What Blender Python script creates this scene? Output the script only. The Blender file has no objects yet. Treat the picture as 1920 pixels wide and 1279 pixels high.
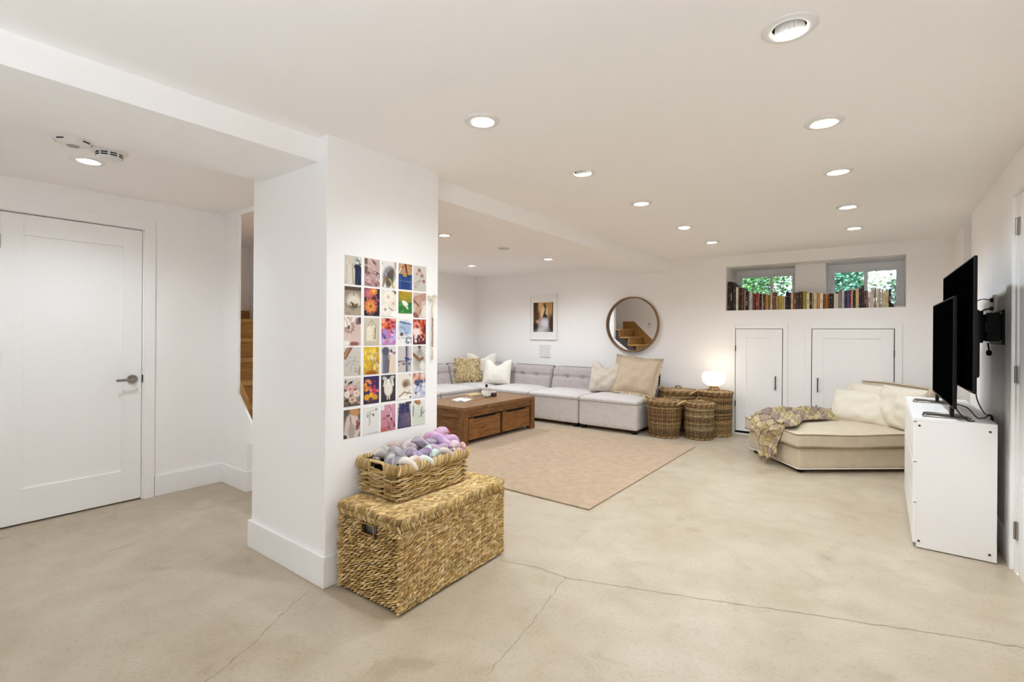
import bpy, bmesh, math, random
import numpy as np
from mathutils import Vector, Matrix, noise as mnoise

C = bpy.context.scene.collection
PI = math.pi

# ------------------------------------------------------------------ camera, world, sun, exposure
sc = bpy.context.scene
cam_d = bpy.data.cameras.new('camera')
cam = bpy.data.objects.new('camera', cam_d)
C.objects.link(cam)
cam_d.sensor_width = 36.0
cam_d.lens = 916.2 / 1920 * 36.0
cam_d.shift_y = -(639.5 - 624.84) / 1920
cam_d.clip_start = 0.02
_yaw, _roll = 0.648364, 0.006982
_f = Vector((-math.sin(_yaw), math.cos(_yaw), 0))
_r0 = Vector((math.cos(_yaw), math.sin(_yaw), 0))
_u0 = Vector((0, 0, 1))
_r = _r0 * math.cos(_roll) + _u0 * math.sin(_roll)
_u = _u0 * math.cos(_roll) - _r0 * math.sin(_roll)
cam.matrix_world = Matrix(((_r.x, _u.x, -_f.x, 0), (_r.y, _u.y, -_f.y, 0), (_r.z, _u.z, -_f.z, 1.28), (0, 0, 0, 1)))
sc.camera = cam

w = bpy.data.worlds.new('world')
sc.world = w
w.use_nodes = True
nt = w.node_tree
sky = nt.nodes.new('ShaderNodeTexSky')
sky.sky_type = 'NISHITA'
sky.sun_disc = False
sky.sun_elevation = math.radians(48)
sky.sun_rotation = math.radians(170)
nt.links.new(sky.outputs[0], nt.nodes['Background'].inputs[0])
nt.nodes['Background'].inputs[1].default_value = 1.3
sun_d = bpy.data.lights.new('sun', 'SUN')
sun_d.energy = 5.0
sun_d.angle = 0.01
sun = bpy.data.objects.new('sun', sun_d)
C.objects.link(sun)
sun.rotation_euler = (math.radians(42), 0, math.radians(-15))     # from over the house towards the garden

LAMP_W = 15.5            # each ceiling downlight
HALL_W = 17.0
LAMP_COL = (0.81, 0.915, 1.0)
FILL_COL = (0.745, 0.885, 1.0)
FILL_W = 82.0         # added fill light behind the viewpoint, not a lamp of the room
sc.view_settings.view_transform = 'Standard'
sc.view_settings.look = 'None'
sc.view_settings.gamma = 1.0
sc.view_settings.use_curve_mapping = False
sc.view_settings.exposure = 1.30
sc.cycles.use_denoising = True
sc.cycles.max_bounces = 14
sc.cycles.diffuse_bounces = 10
sc.cycles.caustics_reflective = False
sc.cycles.caustics_refractive = False
sc.cycles.sample_clamp_indirect = 8

# ------------------------------------------------------------------ materials
def lin(c):
    if isinstance(c, str):
        c = [int(c[i:i + 2], 16) / 255 for i in (0, 2, 4)]
    return tuple((x / 12.92 if x <= .04045 else ((x + .055) / 1.055) ** 2.4) for x in c[:3])

def mat(name, col, rough=.5, metal=0., var=0., vscale=8., bump=0., bscale=60., stretch=None, spec=.5, attr=False, emit=None, trans=0.):
    m = bpy.data.materials.new(name)
    m.use_nodes = True
    t = m.node_tree
    b = t.nodes['Principled BSDF']
    c = lin(col)
    b.inputs['Base Color'].default_value = (*c, 1)
    b.inputs['Roughness'].default_value = rough
    b.inputs['Metallic'].default_value = metal
    b.inputs['Specular IOR Level'].default_value = spec
    tc = t.nodes.new('ShaderNodeTexCoord')
    mp = t.nodes.new('ShaderNodeMapping')
    if stretch: mp.inputs['Scale'].default_value = stretch
    t.links.new(tc.outputs['Object'], mp.inputs['Vector'])
    src = None
    if attr:
        a = t.nodes.new('ShaderNodeAttribute')
        a.attribute_name = 'Col'
        src = a.outputs['Color']
    if var > 0:
        n = t.nodes.new('ShaderNodeTexNoise')
        n.inputs['Scale'].default_value = vscale
        n.inputs['Detail'].default_value = 6
        t.links.new(mp.outputs[0], n.inputs['Vector'])
        rmp = t.nodes.new('ShaderNodeMapRange')
        rmp.inputs[1].default_value = .3; rmp.inputs[2].default_value = .7
        rmp.inputs[3].default_value = 1 - var; rmp.inputs[4].default_value = 1 + var
        t.links.new(n.outputs['Fac'], rmp.inputs[0])
        mx = t.nodes.new('ShaderNodeMix')
        mx.data_type = 'RGBA'; mx.blend_type = 'MULTIPLY'
        mx.inputs[0].default_value = 1
        if src: t.links.new(src, mx.inputs[6])
        else: mx.inputs[6].default_value = (*c, 1)
        t.links.new(rmp.outputs[0], mx.inputs[7])
        src = mx.outputs[2]
    if src: t.links.new(src, b.inputs['Base Color'])
    if bump > 0:
        n2 = t.nodes.new('ShaderNodeTexNoise')
        n2.inputs['Scale'].default_value = bscale
        n2.inputs['Detail'].default_value = 3
        t.links.new(mp.outputs[0], n2.inputs['Vector'])
        bp = t.nodes.new('ShaderNodeBump')
        bp.inputs['Strength'].default_value = bump
        bp.inputs['Distance'].default_value = .004
        t.links.new(n2.outputs['Fac'], bp.inputs['Height'])
        t.links.new(bp.outputs[0], b.inputs['Normal'])
    if emit:
        b.inputs['Emission Color'].default_value = (*lin(emit[0]), 1)
        b.inputs['Emission Strength'].default_value = emit[1]
    if trans: b.inputs['Transmission Weight'].default_value = trans
    return m

def fabric(name, col, var=.08, scale=900., attr=False, strength=.35):
    m = mat(name, col, rough=.95, var=var, vscale=14, spec=.15, attr=attr)
    t = m.node_tree
    b = t.nodes['Principled BSDF']
    tc = t.nodes['Texture Coordinate']
    vo = t.nodes.new('ShaderNodeTexNoise'); vo.inputs['Scale'].default_value = scale * .35; vo.inputs['Detail'].default_value = 4
    t.links.new(tc.outputs['Object'], vo.inputs['Vector'])
    bp = t.nodes.new('ShaderNodeBump'); bp.inputs['Strength'].default_value = strength; bp.inputs['Distance'].default_value = .003
    t.links.new(vo.outputs['Fac'], bp.inputs['Height'])
    t.links.new(bp.outputs[0], b.inputs['Normal'])
    b.inputs['Sheen Weight'].default_value = .15
    return m

def wood(name, c1, c2, scale=(1, 1, 1), rough=.5, knots=True):
    m = bpy.data.materials.new(name); m.use_nodes = True
    t = m.node_tree; b = t.nodes['Principled BSDF']; b.inputs['Roughness'].default_value = rough
    b.inputs['Specular IOR Level'].default_value = .3
    tc = t.nodes.new('ShaderNodeTexCoord'); mp = t.nodes.new('ShaderNodeMapping'); mp.inputs['Scale'].default_value = scale
    t.links.new(tc.outputs['Object'], mp.inputs['Vector'])
    n = t.nodes.new('ShaderNodeTexNoise'); n.inputs['Scale'].default_value = 6; n.inputs['Detail'].default_value = 8; n.inputs['Distortion'].default_value = 1.2
    t.links.new(mp.outputs[0], n.inputs['Vector'])
    cr = t.nodes.new('ShaderNodeValToRGB')
    cr.color_ramp.elements[0].position = .32; cr.color_ramp.elements[0].color = (*lin(c1), 1)
    cr.color_ramp.elements[1].position = .68; cr.color_ramp.elements[1].color = (*lin(c2), 1)
    t.links.new(n.outputs['Fac'], cr.inputs[0])
    out = cr.outputs[0]
    if knots:
        v = t.nodes.new('ShaderNodeTexVoronoi'); v.inputs['Scale'].default_value = 7
        mp2 = t.nodes.new('ShaderNodeMapping'); mp2.inputs['Scale'].default_value = [1.3 if s > 1.5 else .7 for s in scale]
        t.links.new(tc.outputs['Object'], mp2.inputs['Vector']); t.links.new(mp2.outputs[0], v.inputs['Vector'])
        mr = t.nodes.new('ShaderNodeMapRange'); mr.inputs[1].default_value = .03; mr.inputs[2].default_value = .16; mr.inputs[3].default_value = .45; mr.inputs[4].default_value = 1
        t.links.new(v.outputs['Distance'], mr.inputs[0])
        mx = t.nodes.new('ShaderNodeMix'); mx.data_type = 'RGBA'; mx.blend_type = 'MULTIPLY'; mx.inputs[0].default_value = 1
        t.links.new(out, mx.inputs[6]); t.links.new(mr.outputs[0], mx.inputs[7]); out = mx.outputs[2]
    t.links.new(out, b.inputs['Base Color'])
    return m

M = {}
M['wall'] = mat('wall_paint', (.955, .945, .94), rough=.85, var=.008, vscale=3, bump=.03, bscale=300, spec=.2)
M['ceil'] = mat('ceiling_paint', (.965, .953, .948), rough=.9, var=.006, vscale=2, spec=.15)
M['trimw'] = mat('trim_paint', (.945, .938, .935), rough=.45, var=.006, vscale=4, spec=.4)
M['white'] = mat('white_lacquer', (.93, .92, .915), rough=.35, var=.004, vscale=5, spec=.4)
M['plastic'] = mat('white_plastic', (.90, .89, .88), rough=.5, var=.01)
M['dark'] = mat('dark_gap', (.03, .027, .025), rough=.9, var=.05)
M['black'] = mat('black_plastic', (.028, .024, .024), rough=.55, var=.05, spec=.25)
M['screen'] = mat('tv_screen', (.008, .010, .011), rough=.45, var=.02, spec=.0)
M['steel'] = mat('brushed_nickel', (.62, .60, .57), rough=.32, metal=1, var=.05, vscale=40)
M['dsteel'] = mat('dark_pewter', (.32, .29, .26), rough=.4, metal=.8, var=.05, vscale=40)
M['brass'] = mat('brass', (.72, .55, .28), rough=.35, metal=1, var=.05, vscale=30)
M['frameb'] = mat('ash_veneer', (.52, .39, .25), rough=.5, var=.12, vscale=20)
M['mirror'] = mat('mirror_glass', (.93, .94, .94), rough=.015, metal=1)
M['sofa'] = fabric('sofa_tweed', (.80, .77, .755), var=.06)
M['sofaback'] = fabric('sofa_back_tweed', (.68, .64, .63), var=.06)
M['pipe'] = fabric('sofa_piping', (.70, .66, .63))
M['chaise'] = fabric('chaise_linen', (.79, .73, .635), var=.05, scale=700)
M['chpipe'] = fabric('chaise_piping', (.60, .52, .42))
M['pilw'] = fabric('white_linen', (.90, .875, .835), var=.02)
M['pilbeige'] = fabric('oat_linen', (.80, .755, .70), var=.02)
M['piltan'] = fabric('sand_muslin', (.775, .70, .60), var=.03, strength=.6)
M['pilcream'] = fabric('cream_linen', (.875, .84, .775), var=.02)
M['fur'] = mat('curly_fleece', (.74, .61, .38), rough=.9, var=.3, vscale=30, attr=True)
M['plaid'] = fabric('plaid_wool', (1, 1, 1), var=.08, attr=True)
M['attr'] = mat('printed_paper', (1, 1, 1), rough=.5, attr=True, spec=.3)
M['cover'] = mat('book_cloth', (1, 1, 1), rough=.6, attr=True, var=.12, vscale=60)
M['pages'] = mat('book_pages', (.88, .82, .70), rough=.8, var=.06, vscale=200)
M['yarn'] = mat('merino_yarn', (1, 1, 1), rough=.95, attr=True, spec=.1)
M['grass'] = mat('water_hyacinth', (1, 1, 1), rough=.7, attr=True, var=.22, vscale=120, bump=.5, bscale=500)
M['grassin'] = mat('basket_core', (.27, .185, .07), rough=.9, var=.3, vscale=60)
M['liner'] = mat('grey_liner', (.50, .48, .47), rough=.9, var=.05)
M['wick'] = mat('grey_kubu_rattan', (1, 1, 1), rough=.65, attr=True, var=.3, vscale=60, bump=.3, bscale=300)
M['wickin'] = mat('rattan_core', (.20, .135, .07), rough=.9, var=.25, vscale=40)
M['table_y'] = wood('table_wood_long', '5a3a1e', '8d6238', scale=(7, 1, 7))
M['table_top'] = wood('table_wood_top', '6b4a28', '97714a', scale=(7, .8, 7), rough=.4)
M['table_x'] = wood('table_wood_cross', '5a3a1e', '875d33', scale=(1, 7, 7))
M['table_z'] = wood('table_wood_leg', '5c3c20', '8a6036', scale=(7, 7, 1), knots=False)
M['drawer'] = wood('drawer_wood', '6a4222', '9a6a38', scale=(7, 1, 6))
M['stair'] = wood('stair_fir', '9c7238', 'bd965a', scale=(6, 1, 6), rough=.5, knots=False)
M['stairr'] = wood('stair_riser_fir', '8f6430', 'b0844a', scale=(6, 1, 6), rough=.5, knots=False)
M['opal'] = mat('opal_glass', (1, .98, .94), rough=.3, emit=((1, .95, .87), .62))
M['bulb'] = mat('lamp_face', (1, 1, 1), rough=.5, emit=((1, .97, .92), 14))
M['ribs'] = mat('lamp_body', (.84, .83, .82), rough=.5)
M['leaf'] = mat('leaf', (1, 1, 1), rough=.5, attr=True)
M['bark'] = mat('bark', (.25, .2, .15), rough=.9, var=.3)
M['soil'] = mat('soil', (.28, .25, .2), rough=1, var=.3)
M['siding'] = mat('pale_siding', (.80, .82, .84), rough=.7, var=.03)
M['cable'] = mat('black_cable', (.04, .035, .035), rough=.5)
M['paper'] = mat('white_paper', (.93, .92, .90), rough=.7, var=.03, vscale=30)
M['ribbon'] = fabric('cream_ribbon', (.87, .82, .72))
M['bead'] = mat('wooden_bead', (.68, .55, .42), rough=.6, var=.1)

# clear window glass
mg = bpy.data.materials.new('window_glass'); mg.use_nodes = True
_t = mg.node_tree; _t.nodes.remove(_t.nodes['Principled BSDF'])
_tr = _t.nodes.new('ShaderNodeBsdfTransparent'); _tr.inputs[0].default_value = (.95, .97, .96, 1)
_gl = _t.nodes.new('ShaderNodeBsdfGlossy'); _gl.inputs[1].default_value = .02
_fr = _t.nodes.new('ShaderNodeFresnel'); _mx = _t.nodes.new('ShaderNodeMixShader')
_t.links.new(_fr.outputs[0], _mx.inputs[0]); _t.links.new(_tr.outputs[0], _mx.inputs[1]); _t.links.new(_gl.outputs[0], _mx.inputs[2])
_t.links.new(_mx.outputs[0], _t.nodes['Material Output'].inputs[0])
M['glass'] = mg
mb_ = mat('bottle_glass', (.93, .95, .93), rough=.05, trans=.85); M['bottle'] = mat('milky_glass', (.86, .83, .77), rough=.15, trans=.35)

# polished concrete floor
def concrete():
    m = bpy.data.materials.new('polished_concrete'); m.use_nodes = True
    t = m.node_tree; b = t.nodes['Principled BSDF']
    tc = t.nodes.new('ShaderNodeTexCoord')
    def nz(s, d, dist=0.):
        n = t.nodes.new('ShaderNodeTexNoise'); n.inputs['Scale'].default_value = s; n.inputs['Detail'].default_value = d; n.inputs['Distortion'].default_value = dist
        t.links.new(tc.outputs['Object'], n.inputs['Vector']); return n.outputs['Fac']
    def ramp(src, p0, c0, p1, c1):
        r = t.nodes.new('ShaderNodeValToRGB'); e = r.color_ramp.elements
        e[0].position = p0; e[0].color = (*lin(c0), 1); e[1].position = p1; e[1].color = (*lin(c1), 1)
        t.links.new(src, r.inputs[0]); return r.outputs[0]
    def mul(a, bb, f):
        x = t.nodes.new('ShaderNodeMix'); x.data_type = 'RGBA'; x.blend_type = 'MULTIPLY'; x.inputs[0].default_value = f
        t.links.new(a, x.inputs[6]); t.links.new(bb, x.inputs[7]); return x.outputs[2]
    a = ramp(nz(1.3, 8, .6), .3, (.70, .64, .55), .7, (.765, .715, .64))
    c = mul(a, ramp(nz(7, 10, .4), .28, (.88, .86, .82), .62, (1, 1, 1)), .45)
    c = mul(c, ramp(nz(60, 4), .25, (.86, .83, .78), .5, (1, 1, 1)), .5)
    c = mul(c, ramp(nz(2.6, 12, 1.5), .30, (.82, .77, .68), .40, (1, 1, 1)), .35)
    t.links.new(c, b.inputs['Base Color'])
    rr = t.nodes.new('ShaderNodeMapRange'); rr.inputs[3].default_value = .30; rr.inputs[4].default_value = .48
    t.links.new(nz(5, 6), rr.inputs[0]); t.links.new(rr.outputs[0], b.inputs['Roughness'])
    bp = t.nodes.new('ShaderNodeBump'); bp.inputs['Strength'].default_value = .12; bp.inputs['Distance'].default_value = .004
    t.links.new(nz(90, 5), bp.inputs['Height']); t.links.new(bp.outputs[0], b.inputs['Normal'])
    b.inputs['Specular IOR Level'].default_value = .5
    return m
M['floor'] = concrete()
M['crack'] = mat('crack_line', (.47, .40, .30), rough=1, var=.25, vscale=30)
M['rug'] = fabric('rug_wool', (.69, .595, .495), var=.10, scale=400, strength=.8)

# ------------------------------------------------------------------ mesh building
class MB:
    def __init__(s): s.v = []; s.f = []; s.c = []
    def add(s, vs, fs, col=None):
        o = len(s.v)
        s.v += [tuple(p) for p in vs]
        s.f += [tuple(i + o for i in f) for f in fs]
        if col is None: col = (1, 1, 1)
        if len(vs) and hasattr(col[0], '__len__'): s.c += [tuple(c) for c in col]
        else: s.c += [tuple(col)] * len(vs)
    def box(s, x0, x1, y0, y1, z0, z1, col=None):
        s.add([(x0, y0, z0), (x1, y0, z0), (x1, y1, z0), (x0, y1, z0), (x0, y0, z1), (x1, y0, z1), (x1, y1, z1), (x0, y1, z1)],
              [(0, 3, 2, 1), (4, 5, 6, 7), (0, 1, 5, 4), (1, 2, 6, 5), (2, 3, 7, 6), (3, 0, 4, 7)], col)
    def prism(s, poly, axis, a0, a1, col=None):
        # poly: 2-D outline, extruded along axis (0 x, 1 y, 2 z)
        n = len(poly)
        def P(p, a): return {0: (a, p[0], p[1]), 1: (p[0], a, p[1]), 2: (p[0], p[1], a)}[axis]
        vs = [P(p, a0) for p in poly] + [P(p, a1) for p in poly]
        fs = [tuple(range(n))[::-1], tuple(range(n, 2 * n))] + [(i, (i + 1) % n, n + (i + 1) % n, n + i) for i in range(n)]
        s.add(vs, fs, col)
    def lathe(s, prof, n=32, c=(0, 0, 0), col=None, cap0=True, cap1=True):
        vs = []; fs = []
        for r, z in prof:
            for k in range(n):
                a = 2 * PI * k / n
                vs.append((c[0] + r * math.cos(a), c[1] + r * math.sin(a), c[2] + z))
        for i in range(len(prof) - 1):
            for k in range(n):
                k2 = (k + 1) % n
                fs.append((i * n + k, i * n + k2, (i + 1) * n + k2, (i + 1) * n + k))
        if cap0: fs.append(tuple(range(n))[::-1])
        if cap1: fs.append(tuple(range((len(prof) - 1) * n, len(prof) * n)))
        s.add(vs, fs, col)
    def tube(s, pts, r, n=6, closed=False, col=None):
        pts = [Vector(p) for p in pts]; m = len(pts); vs = []; fs = []
        ref = Vector((0, 0, 1))
        prev = None
        for i, p in enumerate(pts):
            if closed: d = pts[(i + 1) % m] - pts[i - 1]
            else: d = pts[min(i + 1, m - 1)] - pts[max(i - 1, 0)]
            d.normalize()
            if prev is None:
                u = d.cross(ref)
                if u.length < 1e-3: u = d.cross(Vector((1, 0, 0)))
            else: u = prev - d * prev.dot(d)
            u.normalize(); prev = u
            vv = d.cross(u)
            rr = r[i] if hasattr(r, '__len__') else r
            for k in range(n):
                a = 2 * PI * k / n
                vs.append(p + u * (rr * math.cos(a)) + vv * (rr * math.sin(a)))
        for i in range(m if closed else m - 1):
            j = (i + 1) % m
            for k in range(n):
                k2 = (k + 1) % n
                fs.append((i * n + k, i * n + k2, j * n + k2, j * n + k))
        if not closed: fs += [tuple(range(n))[::-1], tuple(range((m - 1) * n, m * n))]
        s.add(vs, fs, col)
    def lump(s, c, d, nrm, L, W, T, col):
        c = Vector(c); d = Vector(d).normalized(); nrm = Vector(nrm); b = nrm.cross(d).normalized()
        vs = []; fs = []
        rings = ((-1, .30), (-.55, .88), (.0, 1), (.55, .88), (1, .30)); n = 5
        for t, q in rings:
            for k in range(n):
                a = 2 * PI * (k + .5 * 0) / n + PI / 2
                vs.append(c + d * (t * L / 2) + b * (math.cos(a) * W / 2 * q) + nrm * (math.sin(a) * T / 2 * q))
        for i in range(4):
            for k in range(n):
                k2 = (k + 1) % n
                fs.append((i * n + k, i * n + k2, (i + 1) * n + k2, (i + 1) * n + k))
        fs += [tuple(range(n))[::-1], tuple(range(4 * n, 5 * n))]
        s.add(vs, fs, col)
    def grid(s, P, col=None, closed_u=False):
        # P[i][j] points
        nu, nv = len(P), len(P[0])
        vs = [p for row in P for p in row]
        fs = []
        for i in range(nu if closed_u else nu - 1):
            for j in range(nv - 1):
                i2 = (i + 1) % nu
                fs.append((i * nv + j, i2 * nv + j, i2 * nv + j + 1, i * nv + j + 1))
        s.add(vs, fs, col)
    def build(s, name, m, parent=None, smooth=False, bevel=0., sub=0, weld=False, kind=None, angle=None, fix=False):
        me = bpy.data.meshes.new(name)
        me.from_pydata(s.v, [], s.f)
        if any(c != (1, 1, 1) for c in s.c):
            a = me.color_attributes.new('Col', 'FLOAT_COLOR', 'POINT')
            a.data.foreach_set('color', np.hstack([np.array(s.c, np.float32), np.ones((len(s.c), 1), np.float32)]).ravel())
        if weld or fix:
            bm = bmesh.new(); bm.from_mesh(me)
            if weld: bmesh.ops.remove_doubles(bm, verts=bm.verts, dist=1e-5)
            bmesh.ops.recalc_face_normals(bm, faces=bm.faces)
            bm.to_mesh(me); bm.free()
        me.update()
        if smooth: me.shade_smooth()
        if m is not None: me.materials.append(m)
        o = bpy.data.objects.new(name, me)
        C.objects.link(o)
        if parent: o.parent = parent
        if bevel:
            md = o.modifiers.new('bevel', 'BEVEL'); md.width = bevel; md.segments = 2; md.limit_method = 'ANGLE'
            if smooth is False and bevel > .004: me.shade_smooth(); md.harden_normals = True
        if kind: o['kind'] = kind
        return o

def softbox(mb, x0, x1, y0, y1, z0, z1, r, n=14, deform=None, col=None):
    bm = bmesh.new()
    bmesh.ops.create_cube(bm, size=2)
    bmesh.ops.subdivide_edges(bm, edges=bm.edges, cuts=n, use_grid_fill=True)
    h = Vector(((x1 - x0) / 2, (y1 - y0) / 2, (z1 - z0) / 2)); c = Vector(((x0 + x1) / 2, (y0 + y1) / 2, (z0 + z1) / 2))
    bm.verts.ensure_lookup_table()
    vs = []
    for v in bm.verts:
        p = Vector([math.sin(t * PI / 2) * hh for t, hh in zip(v.co, h)])
        q = Vector([max(-(hh - r), min(hh - r, t)) for t, hh in zip(p, h)])
        d = p - q
        if d.length > 1e-9:
            # push the shell out to the rounded surface
            d = Vector([((t - (hh - r) * (1 if t > 0 else -1)) if abs(t) > hh - r else 0) for t, hh in zip(p, h)])
            if d.length > 1e-9: p = q + d.normalized() * r
        u = Vector((p.x / h.x, p.y / h.y, p.z / h.z))
        p = p + c
        if deform: p = deform(p, u)
        vs.append(p)
    fs = [[v.index for v in f.verts] for f in bm.faces]
    bm.free()
    mb.add(vs, fs, col)

def tag(o, label=None, cat=None, group=None, kind=None):
    if label: o['label'] = label
    if cat: o['category'] = cat
    if group: o['group'] = group
    if kind: o['kind'] = kind
    return o

def thing(name, label, cat, loc=(0, 0, 0), rz=0., group=None):
    o = bpy.data.objects.new(name, None)
    o.empty_display_size = .1
    C.objects.link(o)
    o.location = loc; o.rotation_euler = (0, 0, rz)
    return tag(o, label, cat, group)

def struct(mb, name, m, **k):
    o = mb.build(name, m, **k)
    if not o.parent: o['kind'] = 'structure'
    return o

def box(*a, col=None):
    m = MB(); m.box(*a, col=col); return m

def copy_tree(o, parent=None):
    c = o.copy(); C.objects.link(c)
    if parent: c.parent = parent
    for ch in list(o.children): copy_tree(ch, c)
    return c

def cz(y): return 2.262 + .0066 * y          # the ceiling rises a little to the back

# ------------------------------------------------------------------ room shell
YB, XR, XH, XT = 6.8, .584, -4.48, -5.95     # back wall, right wall, hall wall, television-room side wall
m = MB(); m.box(-6.2, 1.8, -2.3, 7.0, -.12, 0)
floor = struct(m, 'floor', M['floor'])

def crack(name, pts, wd):
    random.seed(name + str(pts[0])); P = []
    for (x0, y0), (x1, y1) in zip(pts[:-1], pts[1:]):
        k = max(2, int(math.hypot(x1 - x0, y1 - y0) / .03))
        for i in range(k):
            t = i / k
            P.append((x0 + (x1 - x0) * t + random.uniform(-.006, .006), y0 + (y1 - y0) * t + random.uniform(-.006, .006)))
    P.append(pts[-1]); mm = MB(); A = []
    for i, p in enumerate(P):
        q = P[min(i + 1, len(P) - 1)]; r = P[max(i - 1, 0)]
        d = Vector((q[0] - r[0], q[1] - r[1])).normalized(); ww = wd * random.uniform(.4, 1.2)
        A.append([(p[0] - d.y * ww, p[1] + d.x * ww, .0006), (p[0] + d.y * ww, p[1] - d.x * ww, .0006)])
    mm.grid(A)
    o = mm.build(name, M['crack'], parent=floor); return o
crack('crack', [(-1.706, 2.16), (-1.52, 2.216), (-1.318, 2.218), (-1.133, 2.279), (-.961, 2.347), (-.747, 2.42), (-.294, 2.599), (.092, 2.745), (.56, 2.91)], .0016)
crack('crack', [(-1.318, 2.218), (-1.229, 1.794), (-1.203, 1.603), (-1.17, 1.40)], .0012)
crack('crack', [(-2.239, 1.31), (-2.187, 1.183), (-2.092, 1.027), (-2.064, 1.0), (-1.995, .847), (-1.94, .70), (-1.95, .45)], .0013)

# downlight positions (x, y), tilt
DL = [(-.245, 1.797, 22), (-.223, 2.704, 10), (-.222, 3.587, 8), (-.22, 4.649, 6), (-.219, 5.643, 4),
      (-1.498, 1.734, 8), (-1.486, 2.672, 14), (-1.482, 3.586, 5), (-1.495, 4.654, -14), (-1.503, 5.62, 0),
      (-3.601, 3.586, 0), (-4.96, 5.53, 0), (-3.65, 5.62, 4), (-4.98, 3.59, 0)]
HALL = [(-3.689, .772, 4)]
BEHIND = []
HOLE_R = .054
def ceiling():
    bm = bmesh.new(); ed = []
    def loop(pts):
        vs = [bm.verts.new((x, y, cz(y))) for x, y in pts]
        for i in range(len(vs)): ed.append(bm.edges.new((vs[i], vs[(i + 1) % len(vs)])))
    loop([(-6.1, -2.2), (1.7, -2.2), (1.7, 6.95), (-6.1, 6.95)])
    for x, y, _ in DL + HALL + BEHIND:
        loop([(x + HOLE_R * math.cos(2 * PI * k / 24), y + HOLE_R * math.sin(2 * PI * k / 24)) for k in range(24)])
    bmesh.ops.triangle_fill(bm, edges=ed, use_beauty=True)
    bmesh.ops.recalc_face_normals(bm, faces=bm.faces)
    if bm.faces[0].normal.z > 0: bmesh.ops.reverse_faces(bm, faces=bm.faces)
    me = bpy.data.meshes.new('ceiling'); bm.to_mesh(me); bm.free(); me.materials.append(M['ceil'])
    o = bpy.data.objects.new('ceiling', me); C.objects.link(o); o['kind'] = 'structure'
ceiling()

HI = 2.32
# back wall with the book niche cut through its upper part, doors are set on it
NX0, NX1, NZ0, NZ1 = -1.636, .203, 1.595, 2.166
m = MB()
m.box(-6.1, NX0, YB, YB + .62, 0, HI)
m.box(NX1, 1.75, YB, YB + .62, 0, HI)
m.box(NX0, NX1, YB, YB + .62, 0, NZ0)
m.box(NX0, NX1, YB, YB + .62, NZ1, HI)
m.box(-.88, -.555, 7.07, YB + .62, NZ0, NZ1)      # pier between the two windows
struct(m, 'wall_back', M['wall'])
# right wall, the doorway in it, the passage past its end
RD0, RD1 = 2.93, 3.74
m = MB()
m.box(XR, XR + .13, -2.2, RD0, 0, HI); m.box(XR, XR + .13, RD1, 5.51, 0, HI); m.box(XR, XR + .13, RD0, RD1, 2.05, HI)
m.box(XR + .13, 1.75, 5.38, 5.51, 0, HI)
m.box(.595, 1.75, 6.12, YB, 0, HI)
m.box(1.62, 1.75, 5.51, 6.12, 0, HI)
struct(m, 'wall_right', M['wall'])
# hall wall on the far left and the wall behind the camera
HD0, HD1 = .505, 1.265
m = MB()
m.box(XH - .12, XH, -2.2, HD0, 0, HI); m.box(XH - .12, XH, HD1, 1.838, 0, HI); m.box(XH - .12, XH, HD0, HD1, 2.045, HI)
struct(m, 'wall_left', M['wall'])
m = MB(); m.box(-4.6, .72, -2.32, -2.2, 0, HI)
struct(m, 'wall_front', M['wall'])
# stair wall: full height beside the hall, then a sloped knee wall under the opening
m = MB()
m.prism([(-6.1, 0), (-4.04, 0), (-4.04, .385), (-3.79, .385), (-4.208, .765), (-4.208, 2.232), (-3.0, 2.232), (-3.0, HI), (-6.1, HI)], 1, 1.838, 1.856)
m.box(-4.16, -4.04, 1.856, 1.94, 0, .385); m.box(-4.04, -3.55, 1.95, 1.975, 0, .385)
struct(m, 'wall_stair', M['wall'])
m = MB()
m.prism([(-6.1, 0), (-3.75, 0), (-3.75, .12), (-5.1, 1.15), (-5.1, HI), (-6.1, HI)], 1, 2.72, 2.82)
struct(m, 'wall_stair_inner', M['wall'])
m = MB(); m.box(XT - .12, XT, 1.94, YB, 0, HI)
struct(m, 'wall_side', M['wall'])
# pillar and ceiling beam
m = MB(); m.box(-2.99, -2.221, 1.389, 2.159, 0, HI)
struct(m, 'wall_pillar', M['wall'], bevel=.003)
m = MB()
m.prism([(-2.305, 1.39), (-2.305, -2.2), (-2.87, -2.2), (-2.87, 1.39)], 2, 2.15, HI)
m.prism([(-2.305, 2.158), (-2.37, YB), (-2.87, YB), (-2.87, 2.158)], 2, 2.15, HI)
struct(m, 'trim_1', M['ceil'])

# baseboards
BH, BT = .158, .016
def baseboard(name, segs):
    mm = MB()
    for s_ in segs: mm.box(*s_, 0, BH)
    return struct(mm, name, M['trimw'], bevel=.003)
baseboard('baseboard_pillar', [(-2.99 - BT, -2.221 + BT, 1.389 - BT, 1.389), (-2.99 - BT, -2.221 + BT, 2.159, 2.159 + BT),
                               (-2.221, -2.221 + BT, 1.389, 2.159), (-2.99 - BT, -2.99, 1.389, 2.159)])
baseboard('baseboard_left', [(XH, XH + BT, 1.345, 1.838), (XH, XH + BT, -2.2, .42)])
baseboard('baseboard_stair', [(XH + BT, -4.04 + BT, 1.838 - BT, 1.838), (-4.04, -4.04 + BT, 1.838, 1.95)])
baseboard('baseboard_right', [(XR - BT, XR, 3.955, 5.51), (XR - BT, XR, -2.2, RD0 - .1), (.595 - BT, .595, 6.12, YB)])
baseboard('baseboard_back', [(XT, -1.60, YB - BT, YB), (-.915, -.745, YB - BT, YB), (.175, .595 - BT, YB - BT, YB)])
baseboard('baseboard_side', [(XT, XT + BT, 2.82, YB - BT)])

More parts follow.
